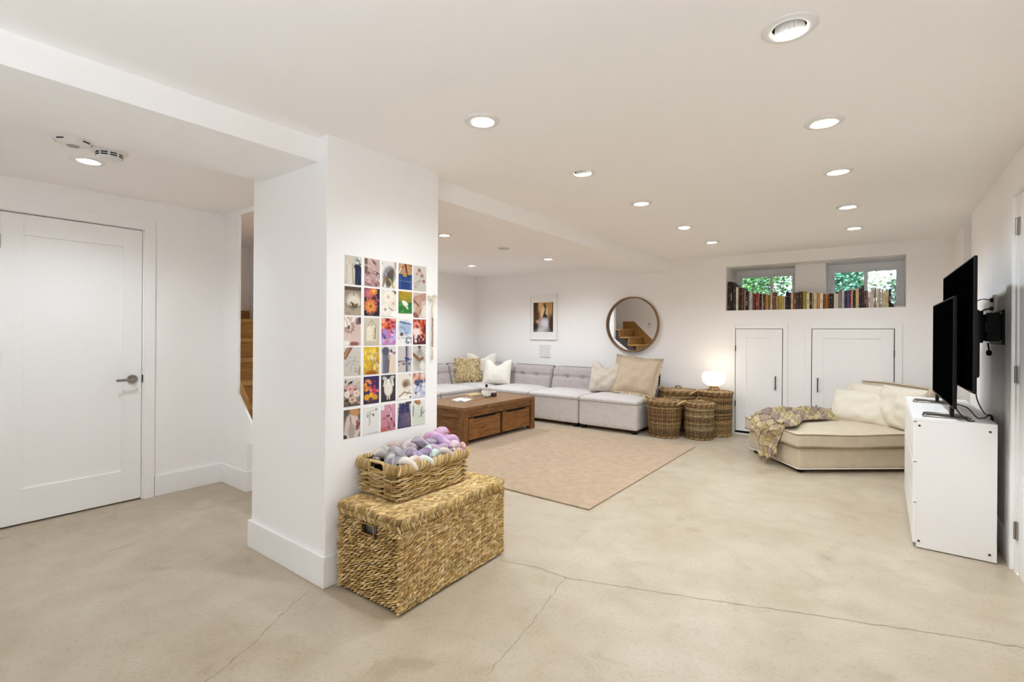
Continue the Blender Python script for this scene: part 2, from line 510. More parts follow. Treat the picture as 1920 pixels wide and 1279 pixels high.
# ------------------------------------------------------------------ doors
def casing(name, m):
    return struct(m, name, M['trimw'], bevel=.002)
def panel_door(name, label_m, slab, panel, axis, pos, thick, depth=.012):
    """slab (a0,a1,z0,z1) with a recessed flat panel; axis 'x': leaf in a YZ plane facing +X at pos; axis 'y': XZ plane facing -Y; 'xm': facing -X"""
    a0, a1, z0, z1 = slab; p0, p1, q0, q1 = panel
    m = MB()
    def b(mm, u0, u1, v0, v1, d0, d1):
        if axis == 'x': mm.box(pos - d1, pos - d0, u0, u1, v0, v1)
        elif axis == 'xm': mm.box(pos + d0, pos + d1, u0, u1, v0, v1)
        else: mm.box(u0, u1, pos + d0, pos + d1, v0, v1)
    b(m, a0, p0, z0, z1, 0, thick); b(m, p1, a1, z0, z1, 0, thick)
    b(m, p0, p1, z0, q0, 0, thick); b(m, p0, p1, q1, z1, 0, thick)
    o = struct(m, name, label_m, bevel=.0015)
    m2 = MB(); b(m2, p0 - .002, p1 + .002, q0 - .002, q1 + .002, depth, thick - .005)
    m2.build('door_panel', label_m, parent=o)
    return o

# hall door
d1 = panel_door('door_1', M['trimw'], (HD0 + .003, HD1 - .004, .012, 2.038), (.617, 1.141, .237, 1.902), 'x', XH - .004, .04)
m = MB()
m.box(XH, XH + .018, HD1 + .006, HD1 + .076, 0, 2.048 + .075); m.box(XH, XH + .018, HD0 - .08, HD0 - .006, 0, 2.048 + .075)
m.box(XH, XH + .018, HD0 - .006, HD1 + .006, 2.048, 2.048 + .075)
casing('trim_2', m)
m = MB(); m.box(XH - .3, XH - .14, HD0 - .1, HD1 + .1, 0, 2.2)
struct(m, 'wall_beyond_door', M['dark'])
def cyl_x(mb, x0, x1, y, z, r, n=24, r1=None):
    r1 = r if r1 is None else r1
    vs = [(x0, y + r * math.cos(2 * PI * k / n), z + r * math.sin(2 * PI * k / n)) for k in range(n)] + [(x1, y + r1 * math.cos(2 * PI * k / n), z + r1 * math.sin(2 * PI * k / n)) for k in range(n)]
    mb.add(vs, [tuple(range(n))[::-1], tuple(range(n, 2 * n))] + [(k, (k + 1) % n, n + (k + 1) % n, n + k) for k in range(n)])
m = MB(); hx = XH - .004
cyl_x(m, hx, hx + .010, 1.203, .916, .032); cyl_x(m, hx + .01, hx + .05, 1.203, .916, .010)
m.tube([(hx + .05, 1.206, .916), (hx + .053, 1.195, .916), (hx + .055, 1.17, .915), (hx + .055, 1.095, .914)], .0095, 10)
h = m.build('door_handle', M['steel'], parent=d1, smooth=False)
m = MB(); m.box(XH - .006, XH + .0015, HD1 - .003, HD1 + .004, .885, .945); m.build('strike_plate', M['dsteel'], parent=d1)
for z in (.22, 1.06, 1.80):
    m = MB(); m.box(XH - .003, XH + .004, HD0 - .004, HD0 + .006, z, z + .09); m.build('hinge', M['steel'], parent=d1)

# small access doors in the back wall
def small_door(name, x0, x1, pan, hx, hz, hinge_x, hinges, tr, cx0, cx1):
    d = panel_door(name, M['trimw'], (x0 + .004, x1 - .004, .05, 1.352), pan, 'y', YB - .022, .018, .007)
    m = MB(); m.box(x0 - .004, x1 + .004, YB - .003, YB - .001, .02, 1.360); m.build('gap', M['dark'], parent=d)
    m = MB(); m.tube([(hx, YB - .02, hz + .012), (hx, YB - .05, hz + .012), (hx, YB - .054, hz), ], .005, 8)
    m = MB(); m.box(hx - .006, hx + .006, YB - .054, YB - .045, hz, hz + .17); m.box(hx - .005, hx + .005, YB - .046, YB - .021, hz + .012, hz + .024); m.box(hx - .005, hx + .005, YB - .046, YB - .021, hz + .146, hz + .158)
    m.build('door_handle', M['dsteel'], parent=d, bevel=.001)
    for z in hinges:
        m = MB(); m.box(hinge_x - .006, hinge_x + .006, YB - .029, YB - .012, z, z + .07); m.build('hinge', M['dsteel'], parent=d)
    m = MB()
    m.box(cx0, x0 - .004, YB - .022, YB, .0, 1.42); m.box(x1 + .004, cx1, YB - .022, YB, .0, 1.42); m.box(x0 - .004, x1 + .004, YB - .022, YB, 1.358, 1.42)
    casing(tr, m)
small_door('door_2', -1.511, -.973, (-1.385, -1.113, .17, 1.24), -1.045, .602, -1.509, (.36, 1.07), 'trim_3', -1.578, -.920)
small_door('door_3', -.667, .106, (-.547, -.010, .17, 1.246), -.602, .61, .106, (.36, 1.05), 'trim_4', -.738, .174)

# door in the right wall, only its hinge edge shows
d4 = panel_door('door_4', M['trimw'], (RD0 + .003, RD1 - .003, .012, 2.045), (RD0 + .12, RD1 - .12, .24, 1.90), 'xm', XR + .003, .04)
m = MB()
m.box(XR - .018, XR, RD1 + .06, RD1 + .215, 0, 2.13); m.box(XR - .018, XR, RD0 - .1, RD0 - .02, 0, 2.13); m.box(XR - .018, XR, RD0 - .02, RD1 + .06, 2.05, 2.13)
m.box(XR - .004, XR, RD1 + .004, RD1 + .06, 0, 2.05)
casing('trim_5', m)
for z in (.19, 1.03, 1.83):
    m = MB(); m.box(XR - .006, XR + .004, RD1 - .02, RD1 + .022, z, z + .092)
    m.tube([(XR - .008, RD1, z), (XR - .008, RD1, z + .092)], .007, 8)
    m.build('hinge', M['steel'], parent=d4)

# ------------------------------------------------------------------ windows in the niche and the garden beyond
def window(name, x0, x1, xm):
    Y0, Y1 = 7.36, 7.42
    z0, z1 = NZ0, 2.14
    fw = .045
    m = MB()
    m.box(x0, x1, Y0, Y1, z1 - fw, NZ1); m.box(x0, x1, Y0, Y1, z0, z0 + fw)
    m.box(x0, x0 + fw, Y0, Y1, z0 + fw, z1 - fw); m.box(x1 - fw, x1, Y0, Y1, z0 + fw, z1 - fw)
    o = struct(m, name, M['trimw'], bevel=.003)
    for a, b_ in ((x0 + fw, xm + .02), (xm - .02, x1 - fw)):
        s_ = .03; yy = Y0 + (.012 if a < xm - .1 else .03)
        mm = MB()
        mm.box(a, b_, yy, yy + .018, z1 - fw - s_, z1 - fw); mm.box(a, b_, yy, yy + .018, z0 + fw, z0 + fw + s_)
        mm.box(a, a + s_, yy, yy + .018, z0 + fw + s_, z1 - fw - s_); mm.box(b_ - s_, b_, yy, yy + .018, z0 + fw + s_, z1 - fw - s_)
        sash = mm.build('sash', M['trimw'], parent=o, bevel=.002)
        g = MB(); g.box(a + s_, b_ - s_, yy + .007, yy + .011, z0 + fw + s_, z1 - fw - s_); g.build('pane', M['glass'], parent=sash)
    return o
window('window_1', NX0, -.88, -1.20)
window('window_2', -.555, NX1, -.165)

m = MB(); m.box(-9, 6, 7.43, 16, 1.35, 1.45)
struct(m, 'ground_outside', M['soil'])

def shrub(name, label, cat, x, y, h, rx, ry, n, cols, seed, leaf=.055, lo=.1):
    rnd = random.Random(seed)
    t = thing(name, label, cat, (x, y, 1.45), group='shrubs in the garden beyond the niche windows')
    st = MB()
    for k in range(7):
        a = rnd.uniform(0, 2 * PI); e = Vector((math.cos(a) * rx * .6, math.sin(a) * ry * .6, h * rnd.uniform(.6, .95)))
        st.tube([(0, 0, -.01), e * .4 + Vector((0, 0, .05)), e], [.016, .011, .004], 5)
    st.build('stems', M['bark'], parent=t, kind='stuff')
    fo = MB()
    for k in range(n):
        while True:
            p = Vector((rnd.uniform(-1, 1), rnd.uniform(-1, 1), rnd.uniform(-1, 1)))
            if .35 < p.length < 1: break
        q = Vector((p.x * rx, p.y * ry, h * (lo + (1 - lo) * (p.z * .5 + .5))))
        d = Vector((rnd.uniform(-1, 1), rnd.uniform(-1, 1), rnd.uniform(-.6, .6))).normalized()
        nr = d.cross(Vector((rnd.uniform(-1, 1), rnd.uniform(-1, 1), rnd.uniform(-1, 1)))).normalized()
        s_ = leaf * rnd.uniform(.6, 1.3)
        up = d.cross(nr)
        fo.add([q, q + d * s_ * .5 + nr * s_ * .28 + up * s_ * .06, q + d * s_, q + d * s_ * .5 - nr * s_ * .28 + up * s_ * .06], [(0, 1, 2, 3)], lin(rnd.choice(cols)))
    fo.build('foliage', M['leaf'], parent=t, kind='stuff')
    return t
G1 = ['376828', '4f853a', '264e24', '66984c', '1a361c']
G2 = ['356e50', '4f8a66', '285440', '6aa67c', '1f4530']
G3 = ['26402c', '3a5a3a', '1b2e24', '50704a']
G4 = ['f4f2f0', 'ffffff', 'efe6ea', 'dfe8dc', '6c8048']
shrub('garden_shrub', 'bright green leafy shrub outside the niche window nearest the tall dark books', 'shrub', -1.75, 8.7, 1.5, .62, .45, 6500, G1, 1)
shrub('garden_shrub', 'dark green open shrub outside the pane beside the white pier', 'shrub', -1.02, 9.6, 1.15, .42, .4, 1500, G3 + G1, 2)
shrub('garden_shrub', 'blue green shrub filling the pane on the far side of the pier', 'shrub', -.66, 8.8, 1.5, .44, .45, 7500, G2, 3, leaf=.06)
shrub('garden_shrub', 'shrub covered in white blossom outside the last window pane', 'shrub', .02, 8.9, 1.5, .26, .35, 3200, G4, 4, leaf=.07)
shrub('garden_shrub', 'low dark shrub behind the leaning book', 'shrub', .22, 8.45, .62, .24, .3, 900, G3, 5)
for k, (x, h_) in enumerate(((-2.3, 1.5), (-.75, 1.3), (-.1, .9))):
    shrub('garden_shrub', ['dense shrub behind the bright green one, at its house corner side', 'dense shrub farther back behind the white pier', 'low dense shrub farther back behind the blossom'][k], 'shrub', x, 10.4, h_, .6, .4, 4500, G1 + G3, 20 + k, leaf=.07)
m = MB(); m.box(-4.5, 3.5, 11.6, 11.75, 1.45, 3.1)
for k in range(11): m.box(-4.5, 3.5, 11.585, 11.6, 1.48 + k * .15, 1.60 + k * .15)
tag(m.build('garden_wall', M['siding']), 'pale boarded garden wall behind the shrubs', 'wall', kind='structure')

# ------------------------------------------------------------------ staircase
st = thing('staircase', 'honey coloured wooden stairs rising behind the hall knee wall', 'stairs', (0, 0, 0))
zs = [.165, .33, .495, .66, .843, 1.03, 1.21]; xs = [-3.52, -3.73, -3.94, -4.15, -4.355, -4.56, -4.77]
for k, (x, z) in enumerate(zip(xs, zs)):
    xe = xs[k + 1] - .02 if k < 6 else -5.0
    y0 = 1.98 if z < .6 else 1.858
    m = MB(); m.box(xe, x + .022, y0, 2.715, z - .032, z); m.build('tread', M['stair'], parent=st, bevel=.006)
    m = MB(); m.box(x - .02, x, y0, 2.715, (zs[k - 1] if k else 0), z - .032); m.build('riser', M['stairr'], parent=st)
m = MB(); m.box(-5.02, -5.0, 1.858, 2.715, 1.21, 1.37); m.build('riser', M['stairr'], parent=st)
m = MB(); m.box(-5.947, -4.98, 1.858, 2.715, 1.37, 1.40); m.build('landing', M['stair'], parent=st)
m = MB(); m.prism([(-4.08, .40), (-4.08, .72), (-5.0, 1.60), (-5.3, 1.60), (-5.3, 1.2), (-4.4, .40)], 1, 1.857, 1.872)
m.build('skirt_board', M['stairr'], parent=st, bevel=.002)
m = MB(); m.box(-5.947, -5.93, 1.858, 2.715, 1.40, 1.52); m.build('skirt_board', M['stairr'], parent=st)
t = thing('thermostat', 'small white thermostat with dark dial on the stair wall, seen in the round mirror', 'thermostat', (-4.60, 1.857, 1.50))
m = MB(); m.box(-.045, .045, 0, .02, -.07, .07); m.build('case', M['plastic'], parent=t, bevel=.003)
m = MB(); m.box(-.012, .012, .02, .026, .015, .04); m.build('dial', M['black'], parent=t)

# ------------------------------------------------------------------ ceiling fittings
ORD = ['first', 'second', 'third', 'fourth', 'fifth']
def downlight(x, y, tilt, label, watts):
    z = cz(y)
    t = thing('recessed_downlight', label, 'downlight', (x, y, z), group='recessed downlights')
    m = MB(); prof = [(HOLE_R - .004, .004), (HOLE_R - .004, -.004), (HOLE_R + .006, -.009), (.078, -.006), (.083, -.002), (.083, .001)]
    m.lathe(prof, 40, cap0=False, cap1=False); m.build('trim_ring', M['plastic'], parent=t, smooth=True)
    m = MB(); m.lathe([(HOLE_R - .002, -.002), (HOLE_R - .002, .085), (.001, .086)], 32, cap0=False, cap1=False); m.build('can', M['black'] if tilt > 12 else M['ribs'], parent=t, smooth=False)
    # lamp with ribbed body
    R = Matrix.Translation((0, .010 if tilt > 12 else 0, -.008 if tilt > 12 else 0)) @ Matrix.Rotation(math.radians(tilt * .75), 4, 'X')
    m = MB(); n = 48; vs = []
    for zz, r_ in ((.065, .034), (-.004, .046)):
        for k in range(n):
            rr = r_ * (1 if k % 2 else .94)
            vs.append(R @ Vector((rr * math.cos(2 * PI * k / n), rr * math.sin(2 * PI * k / n), zz)))
    m.add(vs, [(k, (k + 1) % n, n + (k + 1) % n, n + k) for k in range(n)])
    lamp = m.build('lamp', M['ribs'], parent=t)
    m = MB(); m.add([R @ Vector((.0455 * math.cos(2 * PI * k / 32), .0455 * math.sin(2 * PI * k / 32), -.004)) for k in range(32)], [tuple(range(32))[::-1]])
    m.build('lamp_face', M['bulb'], parent=lamp)
    ld = bpy.data.lights.new('downlight_beam', 'SPOT'); ld.energy = watts; ld.color = LAMP_COL
    ld.spot_size = math.radians(150); ld.spot_blend = 1.0; ld.shadow_soft_size = .03
    lo = bpy.data.objects.new('downlight_beam', ld); C.objects.link(lo); lo.parent = t
    lo.location = (0, .02 if tilt > 12 else 0, -.05); lo.rotation_euler = (math.radians(tilt * .9), 0, 0)
for k, (x, y, tl) in enumerate(DL):
    if k < 5: lb = f'round white downlight, {ORD[k]} from the camera in the row nearest the televisions'
    elif k < 10: lb = f'round white downlight, {ORD[k - 5]} from the camera in the row beside the ceiling beam'
    else: lb = ['round white downlight over the coffee table beyond the beam', 'round white downlight over the sofa corner with the fleece cushion', 'round white downlight above the back wall sofa nearest the framed picture', 'round white downlight beyond the beam hidden by the pillar'][k - 10]
    downlight(x, y, tl, lb, LAMP_W * (.55 if k == 0 else .95 if k < 5 else (1.0 if k == 5 else (1.0 if k < 10 else 1.9))))
downlight(*HALL[0], 'round white downlight above the hall door', HALL_W)
for k, (x, y, tl) in enumerate(BEHIND):
    downlight(x, y, tl, 'round white downlight near the right wall behind the viewpoint', LAMP_W * .8)

t = thing('smoke_detector', 'round white smoke detector with black slots beside the hall downlight', 'detector', (-3.407, .804, cz(.8)))
m = MB(); m.lathe([(.085, 0), (.085, -.008), (.062, -.012)], 40); m.build('base', M['plastic'], parent=t)
m = MB(); m.lathe([(.060, -.012), (.058, -.034), (.045, -.044), (.02, -.046)], 40); hd = m.build('cover', M['plastic'], parent=t, smooth=False)
for zz, rr in ((-.019, .0605), (-.030, .0598)):
    for a in np.arange(-170, 180, 40):
        m = MB(); P = [[(rr * math.cos(math.radians(a + q)), rr * math.sin(math.radians(a + q)), zz + e) for e in (.0035, -.0035)] for q in range(0, 32, 6)]
        m.grid(P); m.build('slot', M['black'], parent=hd)
t = thing('heat_detector', 'flat white ceiling detector with grey sensor eye next to the slotted smoke detector', 'detector', (-3.355, .642, cz(.64)))
m = MB(); m.lathe([(.075, 0), (.075, -.012), (.055, -.026), (.02, -.03)], 40); cv = m.build('cover', M['plastic'], parent=t)
m = MB(); m.lathe([(.026, -.0295), (.022, -.034)], 24); m.build('sensor_eye', mat('sensor_grey', (.62, .61, .6)), parent=cv)
for a in (20, 70, 120, 170, 230, 290):
    m = MB(); P = [[(rr * math.cos(math.radians(a + q)), rr * math.sin(math.radians(a + q)), zz) for rr, zz in ((.0765, -.010), (.0715, -.016))] for q in range(0, 34, 6)]
    m.grid(P); m.build('slot', M['black'], parent=cv)
t = thing('ceiling_vent', 'small round white vent valve in the ceiling beyond the beam', 'vent', (-3.589, 4.568, cz(4.57)))
m = MB(); m.lathe([(.085, 0), (.083, -.008), (.060, -.012), (.058, -.002)], 36); m.build('ring', M['plastic'], parent=t)
m = MB(); m.lathe([(.05, -.004), (.05, -.018), (.02, -.022)], 30); m.build('disc', M['ribs'], parent=t)

# added fill light, out of view behind the camera, to brighten the ceiling
t = thing('added_fill_uplight', 'added black can fill light on the floor behind the viewpoint', 'lamp', (-.3, -1.6, 0))
m = MB(); m.lathe([(.11, 0), (.11, .012), (.10, .016), (.085, .02), (.085, .30), (.08, .30), (.075, .24), (.001, .238)], 32, cap1=False); m.build('can', M['black'], parent=t)
m = MB(); m.lathe([(.001, .272), (.05, .268), (.072, .25), (.06, .242), (.001, .240)], 28, cap0=False, cap1=False); m.build('bulb', M['bulb'], parent=t, smooth=True)
ld = bpy.data.lights.new('fill_uplight_beam', 'SPOT'); ld.energy = FILL_W; ld.color = FILL_COL; ld.spot_size = math.radians(160); ld.spot_blend = .7; ld.shadow_soft_size = .06
lo = bpy.data.objects.new('fill_uplight_beam', ld); C.objects.link(lo); lo.parent = t; lo.location = (0, 0, .31); lo.rotation_euler = (PI, 0, 0)

# ------------------------------------------------------------------ rug
m = MB()
def _rug(p, u): return p
softbox(m, -4.95, -1.685, 3.16, 5.67, 0.001, .013, .005, n=18)
tag(m.build('area_rug', M['rug'], smooth=True), 'flat blush beige rug under the coffee table', 'rug')

# ------------------------------------------------------------------ coffee table
ct = thing('coffee_table', 'brown acacia coffee table with two drawers, on the beige rug', 'table', (-3.70, 4.0, .0135))
H_, LG, WD = .43, 1.40, .76
m = MB(); m.box(-WD, 0, 0, LG, H_ - .035, H_); m.build('table_top', M['table_top'], parent=ct, bevel=.003)
for x, y in ((-.085, 0), (-.085, LG - .085), (-WD, 0), (-WD, LG - .085)):
    m = MB(); m.box(x, x + .085, y, y + .085, 0, H_ - .035); m.build('leg', M['table_z'], parent=ct, bevel=.002)
for x in (-.075, -WD + .01):
    m = MB(); m.box(x, x + .065, .085, LG - .085, H_ - .12, H_ - .035); m.build('apron', M['table_y'], parent=ct)
for y in (.01, LG - .05):
    m = MB(); m.box(-WD + .085, -.085, y, y + .04, H_ - .12, H_ - .035); m.build('apron', M['table_x'], parent=ct)
    m = MB(); m.box(-WD + .085, -.085, y + .012, y + .028, .05, H_ - .12); m.build('end_panel', M['table_x'], parent=ct)
m = MB(); m.box(-WD + .03, -.035, .085, LG - .085, .045, .06); m.box(-WD + .03, -.03, LG / 2 - .012, LG / 2 + .012, .06, H_ - .12); m.build('carcass', M['dark'], parent=ct)
for y0, y1 in ((.105, LG / 2 - .022), (LG / 2 + .022, LG - .105)):
    m = MB(); m.box(-.04, -.012, y0, y1, .05, H_ - .135)
    dr = m.build('drawer', M['drawer'], parent=ct, bevel=.003)
    m = MB(); m.box(-.030, -.0105, y0 + .09, y1 - .09, H_ - .148, H_ - .1345); m.build('finger_pull', M['dark'], parent=dr)

# things on the table
zt = .0135 + H_
def bookblock(t, w_, d_, h_, col, z=0., nm='cover'):
    m = MB()
    m.box(-w_ / 2, w_ / 2, -d_ / 2, d_ / 2, z, z + .003, lin(col)); m.box(-w_ / 2, w_ / 2, -d_ / 2, d_ / 2, z + h_ - .003, z + h_, lin(col)); m.box(-w_ / 2, -w_ / 2 + .004, -d_ / 2, d_ / 2, z + .003, z + h_ - .003, lin(col))
    m.build(nm, M['cover'], parent=t)
    m = MB(); m.box(-w_ / 2 + .004, w_ / 2 - .004, -d_ / 2 + .004, d_ / 2 - .004, z + .003, z + h_ - .003); m.build('pages', M['pages'], parent=t)
t = thing('magazine', 'open white magazine lying on the coffee table near the pillar', 'magazine', (-4.17, 4.47, zt + .001), .35)
m = MB()
for s_ in (-1, 1):
    P = [[(s_ * .105 * u, -.14 + .28 * v, .002 + .010 * math.sin(u * PI) * (1 - .3 * v)) for v in (0, .5, 1)] for u in np.linspace(0, 1, 8)]
    m.grid(P)
    for k in range(6): m.box(min(s_ * .02, s_ * .085), max(s_ * .02, s_ * .085), -.1 + k * .03, -.097 + k * .03, .0135, .0138)
m.box(-.105, .105, -.14, .14, 0, .002); m.build('spread', M['paper'], parent=t)
for k, (col, w_, d_, h_, lb) in enumerate((('b9a58c', .17, .24, .022, 'tan hardback at the bottom of the book stack on the coffee table'), ('8f6f74', .155, .22, .016, 'mauve paperback in the middle of the coffee table book stack'), ('c4a46e', .14, .20, .014, 'straw coloured thin book topping the coffee table stack'))):
    z = zt + .001 + (0, .0225, .039)[k]
    t = thing('book', lb, 'book', (-4.16, 4.69, z), (.08, .18, -.05)[k], group='books stacked on the coffee table')
    bookblock(t, w_, d_, h_, col)
t = thing('glass_bottle', 'clear square bottle with black cap on the coffee table', 'bottle', (-4.10, 4.87, zt + .001), .2)
m = MB(); softbox(m, -.042, .042, -.042, .042, 0, .12, .014, n=8); m.build('bottle_body', M['bottle'], parent=t, smooth=True)
m = MB(); m.lathe([(.014, .118), (.014, .135)], 20); m.build('neck', M['bottle'], parent=t)
m = MB(); m.lathe([(.016, .136), (.016, .165), (.012, .168)], 20); m.build('cap', M['black'], parent=t)
m = MB(); m.box(-.0435, .0435, -.0435, .0435, .025, .09); m.build('paper_label', M['paper'], parent=t)
t = thing('candle_tin', 'small dark lidded tin beside the bottle on the coffee table', 'tin', (-4.10, 5.01, zt + .001), .3)
m = MB(); m.lathe([(.043, 0), (.045, .003), (.045, .045), (.043, .046)], 28); m.build('tin_body', mat('brown_tin', (.24, .16, .12), rough=.4, var=.1), parent=t)
m = MB(); m.lathe([(.047, .046), (.047, .060), (.044, .063)], 28); m.build('lid', mat('silver_lid', (.75, .73, .7), rough=.4, metal=.6), parent=t)

# ------------------------------------------------------------------ sectional sofa
def sofa_module(x, y, rz, W, label, corner=False, depth=.87, btn=2):
    """origin at the front left foot corner; front faces local -Y, width along +X"""
    t = thing('sofa_module', label, 'sofa', (x, y, 0), rz, group='modules of the grey sectional sofa')
    m = MB()
    g = .008
    softbox(m, g, W - g, 0, depth, .048, .385, .028, n=10)
    base = m.build('seat_base', M['sofa'], parent=t, smooth=True)
    m = MB(); P = []
    rr = .028
    for (cx, cy, a0) in ((W - g - rr, rr, -90), (W - g - rr, depth - rr, 0), (g + rr, depth - rr, 90), (g + rr, rr, 180)):
        for q in range(0, 91, 30): P.append((cx + rr * math.cos(math.radians(a0 + q)), cy + rr * math.sin(math.radians(a0 + q)), .383))
    m.tube(P, .0065, 6, closed=True); m.build('piping', M['pipe'], parent=base, smooth=True)
    m = MB()
    def dome(p, u):
        if u.z > -.2: p.z += .035 * max(0, (1 - u.x ** 4)) * max(0, (1 - abs(u.y) ** 4)) * (u.z + .2) / 1.2
        return p
    softbox(m, g + .003, W - g - .003, .004, depth - .02, .375, .425, .024, n=14, deform=dome)
    m.build('seat_cushion', M['sofa'], parent=t, smooth=True)
    def back(x0, x1, axis):
        m = MB()
        dz = .40
        spots = [(x0 + (x1 - x0) * f_, .615) for f_ in ((.33, .67) if btn == 2 else (.5,))]
        def shape(p, u):
            a = p.x if axis == 'y' else p.y
            tl = max(0, (p.z - .36)) * .26
            dent = 0
            if (u.y < -.3):
                for sx, sz in spots:
                    dent += .034 * math.exp(-((a - sx) ** 2 + (p.z - sz) ** 2) / .0016)
                dent += .020 * math.exp(-((p.z - .615) / .020) ** 2)
                for sx, _ in spots: dent += .014 * math.exp(-((a - sx) / .016) ** 2)
                tl -= .02 * (1 - u.x ** 2) * (1 - u.z ** 2)
                tl = tl * 1.0
            p.y += tl * (1 if u.y < .2 else .15) + dent
            return p
        softbox(m, x0, x1, depth - .29, depth - .03, .36, .765, .055, n=34, deform=shape)
        return m, spots
    m, spots = back(g, W - g, 'y')
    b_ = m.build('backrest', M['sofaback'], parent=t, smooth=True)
    for sx, sz in spots:
        mm = MB(); yy = depth - .29 + .26 * (sz - .36) + .022
        mm.lathe([(.004, -.004), (.012, 0), (.010, .004), (.002, .006)], 12); 
        R = Matrix.Translation((sx, yy, sz)) @ Matrix.Rotation(PI / 2, 4, 'X')
        mm.v = [tuple(R @ Vector(v)) for v in mm.v]
        mm.build('button', M['sofaback'], parent=b_, smooth=True)
    if corner:
        m2, sp = back(g, depth - .1, 'y')
        R = Matrix.Translation((0, 0, 0)) @ Matrix.Rotation(PI / 2, 4, 'Z')
        # second back along the left side: turn the back by 90 degrees about the module's back left corner
        piv = Vector((0, depth, 0))
        m2.v = [tuple(Vector((depth - .0 - v[1] , v[0], v[2]))) for v in m2.v]
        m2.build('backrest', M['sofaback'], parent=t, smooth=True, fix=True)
    for fx, fy in ((.06, .06), (W - .06, .06), (.06, depth - .08), (W - .06, depth - .08)):
        m = MB(); m.box(fx - .03, fx + .03, fy - .03, fy + .03, 0, .05); m.build('foot', M['black'], parent=t)
    return t
FY = 5.86
sofa_module(-3.30, FY, 0, .85, 'grey sofa module with the sand coloured frilled cushions, beside the wicker baskets')
sofa_module(-4.15, FY, 0, .85, 'grey sofa module behind the coffee table corner, below the gap between picture and mirror')
sofa_module(-5.00, FY, 0, .85, 'grey sofa module under the framed picture')
sofa_module(-5.915, FY, 0, .905, 'grey corner sofa module carrying the fleece and white cushions', corner=True)
sofa_module(-5.045, FY - .86, PI / 2, .85, 'grey sofa module on the side wall next to the corner module')
sofa_module(-5.045, FY - 1.715, PI / 2, .85, 'grey sofa module on the side wall at the end nearest the stairs')

# ------------------------------------------------------------------ cushions
def pillow(name, label, W, H, T, loc, rz, lean, m_, chop=0., pinch=.06, seed=0, frill=0., roll=0., group='scatter cushions', wr=.006, cat='cushion'):
    """local: width X, height Z up from the bottom edge, faces -Y; lean tips the top back (+Y)"""
    t = thing(name, label, cat, loc, 0, group)
    t.rotation_euler = Matrix.Rotation(rz, 3, 'Z').to_4x4().to_3x3().to_euler()
    Rm = Matrix.Rotation(rz, 4, 'Z') @ Matrix.Rotation(-lean, 4, 'X') @ Matrix.Rotation(roll, 4, 'Y')
    t.rotation_euler = Rm.to_euler()
    nu, nv = 36, 36
    rim = lambda u, v: (1 - abs(u) ** 2.6) * (1 - abs(v) ** 2.6)
    def P(u, v, side):
        k = 1 - pinch * (1 - v * v) if True else 1
        x = W / 2 * u * (1 - pinch * (1 - v * v)); z = H / 2 * v * (1 - pinch * (1 - u * u))
        th = T / 2 * max(0, rim(u, v)) ** .55
        if chop:
            g = math.exp(-(u / .42) ** 2) * max(0, (v + .15) / 1.15) ** 2
            z -= chop * g; th *= 1 + .15 * g
            x *= 1 - .06 * g
        nn = mnoise.noise(Vector((u * 2.2 + seed, v * 2.2, side * .7))) * wr * 2.0 + mnoise.noise(Vector((u * 6 + seed * 3, v * 2.5, side))) * wr
        th += nn * min(1, 4 * max(0, rim(u, v)))
        if v < -.6: th *= 1.0
        return Vector((x, side * th, z + H / 2))
    mm = MB()
    us = [math.sin(PI / 2 * t_) for t_ in np.linspace(-1, 1, nu)]; vs_ = [math.sin(PI / 2 * t_) for t_ in np.linspace(-1, 1, nv)]
    mm.grid([[P(u, v, -1) for v in vs_] for u in us])
    mm.grid([[P(u, v, 1) for v in vs_] for u in us[::-1]])
    body = mm.build('cushion_cover', m_, parent=t, smooth=True, weld=True)
    mm = MB(); ring = []
    edge = [(u, -1) for u in us] + [(1, v) for v in vs_[1:]] + [(u, 1) for u in us[::-1][1:]] + [(-1, v) for v in vs_[::-1][1:-1]]
    ring = [P(u, v, 0) for u, v in edge]
    if frill:
        A = []; n = len(ring); c = Vector((0, 0, H / 2)); k = 0
        for i in range(n):
            for q in (0, .5):
                p = ring[i].lerp(ring[(i + 1) % n], q); d = (p - c).normalized()
                wv = math.sin(k * 1.9 + seed) * .013 + random.Random(seed * 100 + k).uniform(-.004, .004); k += 1
                A.append([p - d * .004, p + d * frill * .5 + Vector((0, wv * .6, 0)), p + d * (frill + .004 * math.sin(k * .8)) + Vector((0, wv, 0))])
        mm.grid(A, closed_u=True); mm.build('frill', m_, parent=t, smooth=True)
    else:
        mm.tube(ring, .0032, 5, closed=True); mm.build('seam', m_, parent=t, smooth=True)
    return t
SZ = .455
pillow('chopped_cushion', 'tall white cushion with two pointed ears, in the sofa corner behind the fleece cushion', .52, .50, .17, (-5.53, 6.42, SZ - .01), .62, .28, M['pilw'], chop=.10, seed=1, pinch=.02)
pillow('chopped_cushion', 'white cushion with sagging top in front of the tall eared one', .46, .42, .17, (-5.02, 6.20, SZ), .42, .42, M['pilw'], chop=.13, seed=2, pinch=.02)
pillow('chopped_cushion', 'small oat linen cushion with dented top leaning beside the frilled cushions', .49, .44, .18, (-3.15, 6.36, SZ), .10, .30, M['pilbeige'], chop=.12, seed=3, pinch=.03, wr=.012)
pillow('frilled_cushion', 'large sand muslin cushion with frilled edge at the front of the sofa end', .58, .49, .18, (-2.70, 6.27, SZ + .03), -.06, .42, M['piltan'], chop=.03, seed=4, frill=.05, roll=.05, wr=.012)
pillow('frilled_cushion', 'sand muslin cushion with frilled edge tucked behind the larger frilled one', .48, .44, .13, (-2.84, 6.47, SZ + .05), .02, .16, M['piltan'], seed=5, frill=.04, roll=.12, wr=.01)

